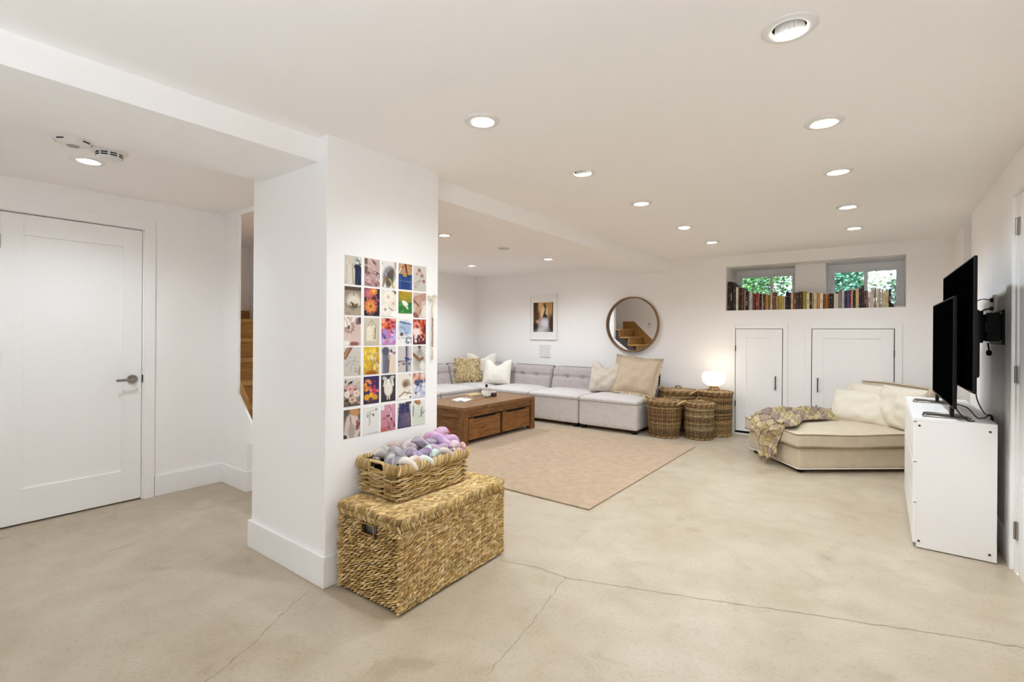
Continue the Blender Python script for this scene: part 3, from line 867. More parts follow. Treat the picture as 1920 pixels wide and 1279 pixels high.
# curly fleece cushion
t = pillow('fleece_cushion', 'shaggy golden fleece cushion in the sofa corner', .44, .40, .18, (-5.52, 6.06, SZ + .01), .75, .32, M['fur'], seed=6)
for ch in list(t.children):
    if ch.name.startswith('cushion_cover'):
        a = ch.data.color_attributes.new('Col', 'FLOAT_COLOR', 'POINT'); n = len(ch.data.vertices)
        a.data.foreach_set('color', np.tile(np.array([*lin((.78, .68, .47)), 1], np.float32), n))
rnd = random.Random(5); m = MB()
for k in range(1500):
    u, v = rnd.uniform(-1, 1), rnd.uniform(-1, 1); side = -1 if rnd.random() < .75 else 1
    th = .08 * max(0, (1 - abs(u) ** 2.6) * (1 - abs(v) ** 2.6)) ** .55
    p = Vector((u * .21, side * th, v * .195 + .20)); out = Vector((u * .5, side * (.9 - .6 * max(abs(u), abs(v)) ** 3), v * .5 - .15)).normalized()
    L_ = rnd.uniform(.035, .07); sw = Vector((rnd.uniform(-1, 1), rnd.uniform(-.3, .3), rnd.uniform(-1, .3))).normalized()
    p1 = p + out * L_ * .55 + sw * L_ * .25; p2 = p + out * L_ * .6 + sw * L_ * .85
    sd = out.cross(sw).normalized() * .0045; c1 = lin(rnd.choice(['dccaa0', 'ccb47c', 'e8d9b4', 'b89a64', 'f0e4c8']))
    m.add([p - sd, p + sd, p1 + sd * .8, p1 - sd * .8, p2], [(0, 1, 2, 3), (3, 2, 4)], c1)
m.build('fleece', M['fur'], parent=t, kind='stuff')

# ------------------------------------------------------------------ wall things on the back wall
t = thing('picture_frame', 'white framed brown photograph hanging above the grey sofa', 'picture', (-4.49, YB, 1.55))
m = MB(); w2, h2, fr = .266, .373, .022
m.box(-w2, -w2 + fr, -.03, 0, -h2, h2); m.box(w2 - fr, w2, -.03, 0, -h2, h2); m.box(-w2 + fr, w2 - fr, -.03, 0, h2 - fr, h2); m.box(-w2 + fr, w2 - fr, -.03, 0, -h2, -h2 + fr)
m.build('frame', M['white'], parent=t, bevel=.002)
m = MB(); m.box(-w2 + fr, w2 - fr, -.020, -.002, -h2 + fr, h2 - fr); m.build('mat_board', M['paper'], parent=t)

# --- little painter for prints (flat pictures)
class Pic:
    def __init__(s, W=34, H=50, bg='ffffff', bg2=None, seed=0):
        s.W, s.H = W, H; yy, xx = np.mgrid[0:H, 0:W]; s.x = (xx + .5) / W; s.y = (yy + .5) / H * 1.5; s.r = np.random.RandomState(seed)
        a, b = np.array(lin(bg)), np.array(lin(bg2 or bg)); k = (s.y / 1.5)[..., None]
        s.a = a * (1 - k) + b * k
    def mixin(s, k, c): k = np.clip(k, 0, 1)[..., None]; s.a = s.a * (1 - k) + np.array(lin(c)) * k; return s
    def el(s, cx, cy, rx, ry, c, rot=0, soft=.25, o=1.):
        a = math.radians(rot); dx, dy = s.x - cx, s.y - cy; u = dx * math.cos(a) + dy * math.sin(a); v = -dx * math.sin(a) + dy * math.cos(a)
        d = np.sqrt((u / rx) ** 2 + (v / ry) ** 2); return s.mixin(o * (1 - d) / soft + .5 * o if soft else (d < 1) * o, c)
    def ln(s, pts, w_, c, o=1.):
        k = np.zeros_like(s.x)
        for (x0, y0), (x1, y1) in zip(pts[:-1], pts[1:]):
            L = (x1 - x0) ** 2 + (y1 - y0) ** 2 + 1e-9; tt = np.clip(((s.x - x0) * (x1 - x0) + (s.y - y0) * (y1 - y0)) / L, 0, 1)
            d = np.hypot(s.x - x0 - tt * (x1 - x0), s.y - y0 - tt * (y1 - y0)); k = np.maximum(k, np.clip((w_ - d) / .02 + .5, 0, 1))
        return s.mixin(k * o, c)
    def rc(s, x0, y0, x1, y1, c, o=1.): return s.mixin(((s.x > x0) & (s.x < x1) & (s.y > y0) & (s.y < y1)) * o, c)
    def fl(s, cx, cy, r, c1, c2, n=9, c3=None):
        for ring, cc in ((1., c1), (.62, c3 or c1)):
            for k in range(n):
                a = 360 * k / n + ring * 30; s.el(cx + r * .6 * ring * math.cos(math.radians(a)), cy + r * .6 * ring * math.sin(math.radians(a)), r * .46 * ring, r * .24 * ring, cc if k % 2 else c1, a, .5)
        return s.el(cx, cy, r * .3, r * .3, c2, 0, .5)
    def sp(s, n, x0, y0, x1, y1, cols, r0=.02, r1=.06, asp=2.):
        for _ in range(n): s.el(s.r.uniform(x0, x1), s.r.uniform(y0, y1), s.r.uniform(r0, r1) * asp, s.r.uniform(r0, r1), cols[s.r.randint(len(cols))], s.r.uniform(0, 180), .6)
        return s
    def folds(s, n, cols, ang=60, w_=.03):
        for k in range(n):
            x, y = s.r.uniform(-.1, 1.1), s.r.uniform(0, 1.5); a = math.radians(ang + s.r.uniform(-25, 25)); L = s.r.uniform(.15, .5)
            s.ln([(x, y), (x + L * .5 * math.cos(a) + .04, y + L * .5 * math.sin(a)), (x + L * math.cos(a), y + L * math.sin(a))], w_ * s.r.uniform(.4, 1.2), cols[s.r.randint(len(cols))], .7)
        return s
def print_mesh(pic, X, u0, u1, z0, z1, axis, th, name, parent=None):
    """flat print: axis 'x' faces +X with u along +Y; axis 'y' faces -Y with u along +X"""
    H, W = pic.H, pic.W; P = []; cols = []
    for i in range(H):
        for j in range(W):
            u = u0 + (u1 - u0) * j / (W - 1); z = z1 - (z1 - z0) * i / (H - 1)
            P.append((X + th, u, z) if axis == 'x' else (u, X - th, z)); cols.append(tuple(pic.a[i, j]))
    m = MB()
    fs = [(i * W + j, (i + 1) * W + j, (i + 1) * W + j + 1, i * W + j + 1) for i in range(H - 1) for j in range(W - 1)]
    if axis == 'x': pass
    m.add(P, fs, cols)
    # thin card edge
    e = lambda u, z: (X, u, z) if axis == 'x' else (u, X, z)
    f = lambda u, z: (X + th, u, z) if axis == 'x' else (u, X - th, z)
    for (ua, za), (ub, zb) in (((u0, z0), (u1, z0)), ((u1, z0), (u1, z1)), ((u1, z1), (u0, z1)), ((u0, z1), (u0, z0))):
        m.add([e(ua, za), e(ub, zb), f(ub, zb), f(ua, za)], [(0, 1, 2, 3)], (.85, .83, .8))
    return m.build(name, M['attr'], parent=parent)

p = Pic(40, 54, '6b4a30', '4a3020', 3)
p.el(.55, .25, .5, .45, 'c9a26c', 20, .9).el(.42, .35, .22, .42, 'd8b07c', 10, .7).el(.75, .2, .3, .3, 'b98a52', 0, .9)
p.el(.35, .75, .28, .3, 'a87850', 40, .8).el(.5, .5, .12, .3, 'e2c496', 10, .6).el(.1, .2, .16, .5, '3d2618', 0, .8).el(.15, .7, .15, .35, '54331f', 0, .8)
p.ln([(.55, .1), (.64, .35), (.52, .75)], .05, '2a1a12', .9).ln([(.68, .3), (.66, .75)], .03, 'f0e2d0', .8).el(.6, .72, .1, .12, '1e130e', 0, .5)
p.el(.55, 1.2, .42, .34, 'a8a4a6', 155, .8).el(.6, 1.05, .2, .22, 'd6d4d8', 150, .8).el(.42, 1.4, .2, .12, 'c4c2c6', 160, .6).el(.22, 1.0, .08, .1, 'd09a80', 0, .6).el(.12, 1.2, .14, .2, '2c1a12', 0, .8).el(.92, 1.1, .16, .4, '4a2c1c', 0, .7)
p.rc(.945, 0, 1.1, 1.6, '1c1210')
print_mesh(p, -.0205, -.195, .195, -.245, .245, 'y', .001, 'photograph', t)

t = thing('round_mirror', 'round mirror with deep ash frame above the sofa end', 'mirror', (-2.925, YB, 1.42))
def lathe_y(prof, n, name, m_, parent, smooth=True):
    mm = MB(); mm.lathe(prof, n, cap0=False, cap1=False)
    mm.v = [(v[0], -v[2], v[1]) for v in mm.v]
    return mm.build(name, m_, parent=parent, smooth=smooth, fix=True)
lathe_y([(.405, 0), (.405, .055), (.40, .0585), (.392, .0585), (.388, .055), (.388, .012)], 72, 'frame', M['frameb'], t, False)
m = MB(); m.add([(.392 * math.cos(2 * PI * k / 72), -.014, .392 * math.sin(2 * PI * k / 72)) for k in range(72)], [tuple(range(72))]); m.build('mirror_glass', M['mirror'], parent=t)
m = MB(); m.add([(.395 * math.cos(2 * PI * k / 72), -.004, .395 * math.sin(2 * PI * k / 72)) for k in range(72)], [tuple(range(72))]); m.build('backing', M['frameb'], parent=t)

t = thing('wall_speaker', 'square off-white speaker grille on the back wall below the framed picture', 'speaker', (-4.462, YB, .99))
m = MB(); m.box(-.105, .105, -.012, 0, -.107, .107); m.build('surround', M['plastic'], parent=t, bevel=.003)
m = MB(); m.box(-.094, .094, -.0145, -.011, -.096, .096); m.build('grille', mat('grille_cloth', (.88, .875, .87), rough=.9, var=.03, bump=.3, bscale=900), parent=t)

# ------------------------------------------------------------------ wicker baskets and the lamp
def wicker(name, label, x, y, r0, r1, H, stakes=40, rows=20, lid=None, handles=False, seed=0, cols=('8a6a42', '6a4c2c', 'a88858', '5a4026')):
    rnd = random.Random(seed)
    t = thing(name, label, 'basket', (x, y, 0), 0, group='wicker baskets beside the sofa')
    R = lambda z: r0 + (r1 - r0) * (z / H) ** .8
    m = MB(); pr = [(R(z) - .008, z) for z in np.linspace(.01, H - .01, 8)]
    m.lathe(pr + [(R(H) - .022, H - .01), (R(H) - .024, .03)], 40, cap0=True, cap1=True); m.build('inner_wall', M['wickin'], parent=t, smooth=True)
    m = MB()
    nn = stakes * 2
    for k in range(rows):
        z = .02 + (H - .05) * (k + .5) / rows; P = []; c = lin(rnd.choice(cols)); br = rnd.uniform(.75, 1.25); c = tuple(q * br for q in c)
        for i in range(nn):
            a = 2 * PI * i / nn; rr = R(z) - .002 + .0055 * math.cos(PI * i / 1 + PI * k) + rnd.uniform(-.001, .001)
            P.append((rr * math.cos(a), rr * math.sin(a), z + rnd.uniform(-.0015, .0015)))
        m.tube(P, (H - .05) / rows * .46, 5, closed=True, col=c)
    m.build('woven_rows', M['wick'], parent=t, smooth=True, kind='stuff')
    m = MB()
    for k in range(stakes):
        a = 2 * PI * (k + .25) / stakes
        m.tube([(R(z) * math.cos(a) * 1.0 + .003 * math.cos(a), R(z) * math.sin(a) + .003 * math.sin(a), z) for z in np.linspace(.012, H - .015, 6)], .0045, 5, col=lin(rnd.choice(['8f7046', '76592f', '9c7c50'])))
    m.build('stakes', M['wick'], parent=t, smooth=True, kind='stuff')
    def braid(rr, z, th, n, tw, nm, parent):
        mm = MB()
        for s_ in (0, 1, 2):
            P = []
            for i in range(n):
                a = 2 * PI * i / n; ph = tw * a + 2 * PI * s_ / 3
                q = rr + th * .55 * math.cos(ph)
                P.append((q * math.cos(a), q * math.sin(a), z + th * .55 * math.sin(ph)))
            mm.tube(P, th * .52, 5, closed=True, col=lin(('8f6f44', '6f5030', 'a88a5c')[s_]))
        return mm.build(nm, M['wick'], parent=parent, smooth=True)
    braid(R(0) + .002, .012, .013, 120, 16, 'foot_braid', t)
    braid(R(H) + .001, H - .012, .015, 140, 18, 'rim_braid', t)
    if lid:
        lt = None
        m = MB()
        m.lathe([(.001, H + .008 + lid), (R(H) * .35, H + .006 + lid), (R(H) * .8, H + .004 + lid * .7), (R(H) + .012, H + .004), (R(H) + .010, H - .001), (.001, H)], 40, cap0=False, cap1=False)
        lt = m.build('lid', M['wickin'], parent=t, smooth=True)
        m = MB(); nr = 11
        for k in range(nr):
            f_ = (k + .7) / nr; rr = (R(H) + .008) * f_; z = H + .012 + lid * (1 - f_ ** 2.2); n_ = max(16, int(80 * f_)); n_ += n_ % 2
            c = lin(rnd.choice(['a88a5c', '8a6a42', 'bda178', '74552f'])); P = []
            for i in range(n_):
                a = 2 * PI * i / n_; P.append((rr * math.cos(a), rr * math.sin(a), z + .004 * math.cos(PI * i + PI * k)))
            m.tube(P, (R(H)) / nr * .52, 5, closed=True, col=c)
        m.build('lid_weave', M['wick'], parent=lt, smooth=True, kind='stuff')
        braid(R(H) + .008, H + .012, .014, 130, 18, 'lid_braid', lt)
        m = MB(); a0 = rnd.uniform(0, PI); hw = .055
        m.tube([(hw * math.cos(q) * math.cos(a0), hw * math.cos(q) * math.sin(a0), H + lid + .012 + .042 * math.sin(q)) for q in np.linspace(0, PI, 12)], .008, 6, col=lin('9a7a4c'))
        if lid > .001 and handles != 'lamp': m.build('lid_handle', M['wick'], parent=lt, smooth=True)
    if handles is True:
        for a in (2.75, 2.75 + PI):
            m = MB(); hx, hy = math.cos(a), math.sin(a); tx, ty = -hy, hx; P = []
            for q in np.linspace(0, PI, 14):
                s_ = .065 * math.cos(q); o = .055 * math.sin(q)
                P.append(((R(H) + .006 + o * 1.25) * hx + s_ * tx, (R(H) + .006 + o * 1.25) * hy + s_ * ty, H - .02 + .06 * math.sin(q)))
            m.tube(P, .011, 6, col=lin('c4a674')); m.build('handle', M['wick'], parent=t, smooth=True)
    return t
b1 = wicker('wicker_basket', 'open round wicker basket with two looped handles, against the sofa end', -2.185, 6.075, .175, .205, .43, handles=True, lid=.003, seed=2)
b1.rotation_euler.z = PI - 2.75 - .2
wicker('wicker_basket', 'wide flat-lidded wicker basket at the back, between sofa and lamp basket', -2.16, 6.53, .205, .232, .52, stakes=46, rows=24, lid=.02, handles=True, seed=3)
wicker('wicker_basket', 'lidded wicker basket standing in front of the lamp basket', -1.80, 6.215, .155, .17, .42, stakes=36, rows=20, lid=.03, seed=4, cols=('8f7450', '6f5436', 'b09a74', '7a6040'))
wicker('wicker_basket', 'tall wicker basket carrying the glowing lamp', -1.70, 6.565, .185, .195, .535, stakes=40, rows=25, lid=.012, handles='lamp', seed=5)

t = thing('table_lamp', 'glowing opal bowl lamp on short brass legs, standing on a wicker basket', 'lamp', (-1.715, 6.545, .562))
m = MB()
for k in range(4):
    a = PI / 4 + k * PI / 2
    m = MB(); m.tube([(.035 * math.cos(a), .035 * math.sin(a), .055), (.06 * math.cos(a), .06 * math.sin(a), .04), (.078 * math.cos(a), .078 * math.sin(a), .003)], [.007, .007, .006], 8); m.build('leg', M['brass'], parent=t, smooth=True)
m = MB(); m.lathe([(.045, .035), (.052, .04), (.052, .06), (.045, .066)], 28); m.build('collar', M['brass'], parent=t, smooth=False)
m = MB(); m.lathe([(.05, .062), (.09, .075), (.128, .11), (.143, .16), (.140, .20), (.128, .226), (.11, .236), (.105, .234), (.122, .222), (.134, .198), (.137, .16)], 40, cap0=True, cap1=False)
m.build('shade', M['opal'], parent=t, smooth=True)
ld = bpy.data.lights.new('lamp_glow', 'POINT'); ld.energy = .12; ld.color = (1, .88, .72); ld.shadow_soft_size = .06
lo = bpy.data.objects.new('lamp_glow', ld); C.objects.link(lo); lo.parent = t; lo.location = (0, 0, .27)

# ------------------------------------------------------------------ books in the niche
BK = [(-1.624, 0.029, 0.382, '3a1512', 'dark red'),
      (-1.595, 0.029, 0.377, '1c1512', 'black'),
      (-1.566, 0.038, 0.345, '3a3028', 'dark brown'),
      (-1.526, 0.03, 0.305, 'e3d9c8', 'cream'),
      (-1.494, 0.034, 0.297, '2a1a14', 'very dark brown'),
      (-1.459, 0.028, 0.293, '5c3522', 'chestnut brown'),
      (-1.428, 0.017, 0.26, 'c79f8c', 'dusty pink'),
      (-1.41, 0.033, 0.247, '281a18', 'black'),
      (-1.376, 0.023, 0.246, 'bdb9b4', 'light grey'),
      (-1.352, 0.019, 0.242, 'd6d0c4', 'pale grey'),
      (-1.332, 0.015, 0.219, '8d8580', 'mid grey'),
      (-1.315, 0.021, 0.207, '6b1c1a', 'dark red'),
      (-1.293, 0.027, 0.218, '8f3a28', 'brick red'),
      (-1.265, 0.015, 0.214, 'b8705c', 'salmon'),
      (-1.249, 0.029, 0.204, '1d1816', 'black'),
      (-1.219, 0.012, 0.215, 'cbbca6', 'beige'),
      (-1.206, 0.021, 0.196, '55271f', 'maroon brown'),
      (-1.184, 0.015, 0.189, 'b98a5a', 'tan'),
      (-1.168, 0.018, 0.194, 'd6a648', 'ochre'),
      (-1.149, 0.023, 0.185, '8a5a20', 'dark ochre'),
      (-1.125, 0.022, 0.21, 'e2cdb8', 'cream'),
      (-1.102, 0.036, 0.221, '7a4a30', 'brown'),
      (-1.064, 0.031, 0.172, 'a98b62', 'tan'),
      (-1.031, 0.038, 0.171, 'b8a826', 'olive yellow'),
      (-0.992, 0.018, 0.172, 'cdb488', 'beige'),
      (-0.973, 0.014, 0.169, 'e0c8bc', 'pale pink'),
      (-0.956, 0.028, 0.22, '1f1c26', 'navy black'),
      (-0.927, 0.028, 0.213, '171412', 'black'),
      (-0.897, 0.026, 0.2, 'd8b58a', 'tan'),
      (-0.869, 0.028, 0.208, '8a4a34', 'rust brown'),
      (-0.841, 0.029, 0.207, '3a3634', 'charcoal'),
      (-0.811, 0.037, 0.214, '4a3020', 'dark brown'),
      (-0.772, 0.036, 0.215, '9c9226', 'olive yellow'),
      (-0.734, 0.034, 0.193, 'e6d2ac', 'cream'),
      (-0.699, 0.02, 0.197, '35201c', 'dark brown'),
      (-0.677, 0.016, 0.191, 'b59468', 'tan'),
      (-0.66, 0.025, 0.19, 'e8dcc4', 'cream'),
      (-0.634, 0.011, 0.198, 'e3cfae', 'cream'),
      (-0.621, 0.024, 0.192, 'cf8c50', 'orange tan'),
      (-0.595, 0.033, 0.185, 'e9dfc8', 'cream'),
      (-0.559, 0.02, 0.177, '7d5230', 'brown'),
      (-0.538, 0.022, 0.176, 'c06a24', 'orange'),
      (-0.515, 0.014, 0.175, '9a6a40', 'tan brown'),
      (-0.5, 0.041, 0.177, '15100e', 'black'),
      (-0.456, 0.02, 0.179, 'e6d8c0', 'cream'),
      (-0.436, 0.025, 0.172, 'ddd0ba', 'pale beige'),
      (-0.408, 0.028, 0.223, '8f8a8c', 'grey'),
      (-0.378, 0.026, 0.216, 'cfc4c8', 'pale lilac grey'),
      (-0.349, 0.021, 0.197, '242850', 'navy blue'),
      (-0.327, 0.02, 0.202, '5c568c', 'lilac blue'),
      (-0.306, 0.018, 0.207, '8c2038', 'crimson'),
      (-0.287, 0.014, 0.194, 'e2c8a0', 'cream'),
      (-0.272, 0.025, 0.199, '2a201a', 'black'),
      (-0.247, 0.032, 0.207, 'd8bc8c', 'tan'),
      (-0.213, 0.022, 0.222, '3a1c24', 'dark maroon'),
      (-0.19, 0.024, 0.253, '3c3040', 'dark purple'),
      (-0.164, 0.018, 0.194, '5c1c1a', 'dark red'),
      (-0.144, 0.017, 0.199, 'b0603c', 'rust orange'),
      (-0.125, 0.019, 0.187, 'e8dcd8', 'white'),
      (-0.105, 0.028, 0.231, 'c6c4bf', 'light grey'),
      (-0.076, 0.019, 0.23, 'a08058', 'tan brown'),
      (-0.055, 0.021, 0.214, 'dccfb4', 'cream'),
      (-0.033, 0.019, 0.213, 'b8ae9e', 'grey beige'),
      (-0.012, 0.021, 0.204, 'cdbfa8', 'beige'),
      (0.01, 0.021, 0.186, 'e0cc9c', 'cream yellow'),
      (0.032, 0.022, 0.185, 'd6be88', 'straw'),
      (0.056, 0.021, 0.201, '15110f', 'black')]
ORDN = {1: 'first', 2: 'second', 3: 'third', 4: 'fourth', 5: 'fifth', 6: 'sixth', 7: 'seventh', 8: 'eighth', 9: 'ninth', 10: 'tenth', 11: 'eleventh', 12: 'twelfth', 13: 'thirteenth', 14: 'fourteenth', 15: 'fifteenth', 16: 'sixteenth', 17: 'seventeenth', 18: 'eighteenth', 19: 'nineteenth'}
def ordn(n):
    if n in ORDN: return ORDN[n]
    t_ = ['', '', 'twent', 'thirt', 'fort', 'fift', 'sixt'][n // 10]
    return t_ + 'ieth' if n % 10 == 0 else t_ + 'y-' + ORDN[n % 10]
rnd = random.Random(9)
nb = len(BK)
for i, (x, w_, h_, col, cn) in enumerate(BK):
    yf = 6.845 + rnd.uniform(0, .02); dp = min(.24, max(.13, h_ * .7)); g = .0012
    dk = 'tall ' if h_ > .24 else ('short ' if h_ < .18 else '')
    if i == 0: lb = 'tallest dark red book at the end of the niche row by the wall'
    elif i < 34: lb = f'{dk}{cn} book in the niche, {ordn(i + 1)} counted from the tall dark red end'
    else: lb = f'{dk}{cn} book in the niche, {ordn(nb - i)} counted from the leaning books end'
    t = thing('book', lb, 'book', (x + w_ / 2, yf, NZ0 + .0005), 0, group='books in the window niche')
    hw = w_ / 2 - g; c = lin(col); m = MB()
    m.box(-hw, -hw + .0025, .003, dp, 0, h_, c); m.box(hw - .0025, hw, .003, dp, 0, h_, c)
    pr = [(-hw, .004), (-hw * .6, .0008), (0, 0), (hw * .6, .0008), (hw, .004), (hw, .007), (-hw, .007)]
    m.prism([(a, b_) for a, b_ in pr], 2, 0, h_, c)
    if w_ > .017:
        lc = (.82, .74, .6) if sum(c) < .5 else (.12, .08, .06)
        lum = [q * .6 + r_ * .4 for q, r_ in zip(c, lc)]
        k = rnd.randint(0, 3)
        zs_ = [(.72, .76), (.18, .2)] if k == 0 else ([(.35, .62)] if k == 1 else ([(.8, .83), (.5, .53), (.1, .14)] if k == 2 else [(.25, .5), (.62, .66)]))
        for a_, b_ in zs_:
            m.box(-hw * .45, hw * .45, -.0008, .001, h_ * a_, h_ * b_, lum)
    m.build('cover', M['cover'], parent=t)
    m = MB(); m.box(-hw + .0025, hw - .0025, .006, dp - .004, .002, h_ - .004); m.build('pages', M['pages'], parent=t)
# leaning and lying books at the end
t = thing('book', 'black book slumped against the end of the niche row', 'book', (.085, 6.86, NZ0 + .002), 0, group='books in the window niche')
t.rotation_euler = (0, math.radians(-32) + 0, 0)
m = MB(); m.box(.0, .004, 0, .13, .002, .17, lin('17110f')); m.box(.018, .022, 0, .13, .002, .17, lin('17110f')); m.box(0, .022, 0, .004, .002, .17, lin('17110f')); m.build('cover', M['cover'], parent=t)
m = MB(); m.box(.004, .018, .005, .126, .004, .166); m.build('pages', M['pages'], parent=t)
t = thing('book', 'grey paperback lying flat at the open end of the niche', 'book', (.145, 6.92, NZ0 + .0008), .1, group='books in the window niche')
bookblock(t, .10, .15, .022, '9a958a')
t = thing('book', 'white paperback lying across the tops of the niche books', 'book', (-.262, 6.93, NZ0 + .2105), .05, group='books in the window niche')
bookblock(t, .10, .14, .014, 'dcdad8')

# ------------------------------------------------------------------ photo prints on the pillar
def pics():
    L = []
    def A(lb, p): L.append((lb, p))
    # row 1
    p = Pic(bg='c9c4bc', bg2='b8b0a4', seed=1); p.el(.3, .9, .27, .75, 'd9cfc0', 0, .3).el(.3, .2, .12, .3, 'd2c4b4', 0, .3).ln([(.12, .5), (.14, 1.4)], .02, 'b09c84').ln([(.45, .4), (.5, 1.4)], .03, 'a8967c').rc(.62, .55, 1.1, 1.6, '26304c').el(.75, .55, .2, .15, '202a44', 0, .3).sp(8, .7, .05, 1, .4, ['8a9484', 'f0eee8', '40444c'], .03, .06).sp(8, .65, .7, 1, 1.4, ['344064', '1c2438'], .02, .05); A('cream dress beside navy cloth', p)
    p = Pic(bg='c8aaa4', bg2='b08a88', seed=2); p.rc(0, 0, .22, .8, '7c6454').folds(16, ['d9c0b8', '8a5c60', '5a3a40', 'e6d4cc'], 30, .04).sp(16, .1, .5, 1, 1.5, ['6a4248', '4c3034', 'd6b8b4', '96686c'], .03, .06); A('dusty pink folded fabrics', p)
    p = Pic(bg='e6e0da', seed=3); p.el(.5, .8, .42, .55, '8d8c92', 20, .3).el(.55, .95, .22, .55, '5e544c', 15, .4).folds(10, ['b8b8c0', '3a3430', '6c6866'], 65, .03).ln([(.55, 1.0), (.8, 1.45)], .05, 'c0a648').ln([(.2, .9), (.1, 1.4)], .05, '9a6c44').el(.95, .15, .12, .3, 'b8a298', 0, .4).el(.75, .55, .08, .12, '7a5040', 0, .4); A('grey woollen scarf with mustard stripes', p)
    p = Pic(bg='c8a27c', bg2='8a6440', seed=4); p.rc(0, .62, 1.1, 1.6, '26447e').ln([(.05, .66), (.95, .66)], .03, '1b3262').ln([(.5, .05), (.05, .5)], .05, 'a4602c').ln([(.5, 0), (.6, .6)], .06, '5a3018').ln([(.65, .05), (1, .4)], .05, 'b87a3c').ln([(.75, 0), (1, .15)], .03, '2c1a12').ln([(.2, .3), (0, .6)], .03, 'f0e4d0').rc(.32, .5, .6, .76, 'b8904c').ln([(.1, 1.0), (.9, 1.02)], .02, '8a94a8', .6).ln([(.12, .75), (.12, 1.4)], .015, '6c86b8').ln([(.9, .75), (.9, 1.4)], .015, '6c86b8'); A('blue denim pocket full of wooden tools', p)
    p = Pic(bg='d2cbc4', bg2='c6beb6', seed=5); p.ln([(.15, 1.35), (.5, .95), (.6, .35)], .012, '8a6a54').ln([(.5, .95), (.85, .8)], .012, '8a6a54').fl(.45, .28, .14, '9c7c70', '6c4c40').fl(.65, .58, .15, 'b08c7c', '7a5648').fl(.28, .5, .12, 'c4a494', '8a6858').fl(.8, .9, .12, 'a07868', '6c4a3e').sp(10, .1, .9, .5, 1.3, ['a88c7a', '8a6c5a'], .015, .03); A('dried flower sprig on grey paper', p)
    # row 2
    p = Pic(bg='8c7c6c', bg2='b0a08c', seed=6); p.rc(0, 0, 1.1, .22, '5a4a3c').folds(14, ['d8ccbc', '6c5c4c', 'a4947e'], 10, .025).el(.55, .75, .42, .42, 'c9bfae', 0, .3).el(.55, .8, .34, .3, 'ded6c8', 0, .4).el(.55, .95, .26, .18, '5a4a30', 0, .4).sp(8, .38, .8, .72, 1.05, ['e8dcc8', '3a3020', '8a7448'], .03, .05).ln([(.15, 1.0), (.5, 1.2), (.95, 1.0)], .02, '4a3e30').ln([(.55, .35), (.55, .45)], .03, '6c6254'); A('glass dome bowl on a wooden table', p)
    p = Pic(bg='33242e', bg2='2a1c22', seed=7); p.fl(.3, .3, .32, 'b85a70', 'd87a4c', c3='c87884').fl(.6, .15, .24, 'd8844c', 'eec060').fl(.42, .98, .40, 'd87a44', 'd89a28', 12, 'e8a860').el(.42, .98, .08, .08, '8a5a18').sp(8, .7, .4, 1, 1.0, ['8a3a54', 'a8546c'], .03, .06).sp(6, .05, 1.3, 1, 1.5, ['1c1418', '5a4c54'], .04, .08); A('orange straw flowers on black', p)
    p = Pic(bg='e2dacd', bg2='e8e2d8', seed=8); p.fl(.45, .4, .38, 'eee6d8', 'd8c4a0', 10, 'f4eee4').fl(.8, .75, .26, 'e8dcc8', 'c8b088').fl(.25, 1.1, .3, 'efe8e0', 'b8a08c', 9, 'f4f0ea').sp(5, .75, .02, 1, .15, ['5a5a50', '7a7a6c'], .03, .05).ln([(.5, 1.0), (.85, 1.2)], .025, '7c7260').el(.85, 1.35, .2, .2, 'f4f2ee'); A('cream garden roses', p)
    p = Pic(bg='b8942c', bg2='3c7a2c', seed=9); p.rc(0, .75, 1.1, 1.6, '2f7a34').folds(10, ['8a6c1c', 'd8b440'], 0, .02); p.rc(0, .8, 1.1, 1.6, '2f7c36', .8).sp(20, 0, .85, 1, 1.5, ['3c9444', '1f5a28', '58a858'], .02, .05).el(.5, .85, .2, .16, 'f0ece2', 30, .3).el(.38, .72, .12, .1, 'f4f0e8', 0, .3).ln([(.5, .95), (.68, 1.15)], .05, 'e8e2d6').ln([(.42, 1), (.4, 1.12)], .03, '7a4c30'); A('small white dog on green lawn by yellow boards', p)
    p = Pic(bg='cbb6a6', bg2='d8c8b8', seed=10); p.ln([(.0, .5), (1, .2)], .22, 'b8917e').ln([(.45, .5), (.35, 1.2)], .22, 'c09a86').ln([(.0, .45), (.45, .8)], .035, '5a3428').ln([(.85, .65), (.5, 1.2)], .03, '7a4a3a').el(.2, 1.35, .25, .14, '8a5a48', 30, .4).el(.85, 1.1, .2, .4, 'e4dad0', 0, .5); A('folded rosy brown cloth', p)
    # row 3
    p = Pic(bg='cdb0a6', bg2='dcc6bc', seed=11); p.rc(.7, 0, 1.1, .4, '54404c').fl(.3, .55, .32, 'a88c7c', '4c3c38', 10, 'c8a898').sp(10, .1, 0, .8, .4, ['f0e8e2', 'e0ccc8', 'b89c98'], .06, .1).folds(12, ['e8d4cc', 'b08c80', 'f0e4dc'], 75, .04).el(.6, 1.4, .3, .12, '96605c', 0, .5).el(.15, 1.35, .18, .12, 'f2ece8', 0, .5); A('pale pink flower on blush folds', p)
    p = Pic(bg='cfc6b6', bg2='c4bba8', seed=12); p.rc(.18, .45, .8, 1.25, 'e4d8bf').ln([(.2, .5), (.5, .12), (.8, .5)], .02, 'b09a70').ln([(.5, .12), (.5, .5)], .012, 'a89068').rc(.22, .5, .5, 1.2, 'ebe2cc').ln([(.72, .55), (.70, 1.15)], .035, '8a6a40').ln([(.62, .55), (.6, 1.2)], .012, 'b49c74').sp(6, .3, .7, .5, 1.1, ['b4a488', 'd4c4a4'], .012, .02); A('cream envelopes tied with string', p)
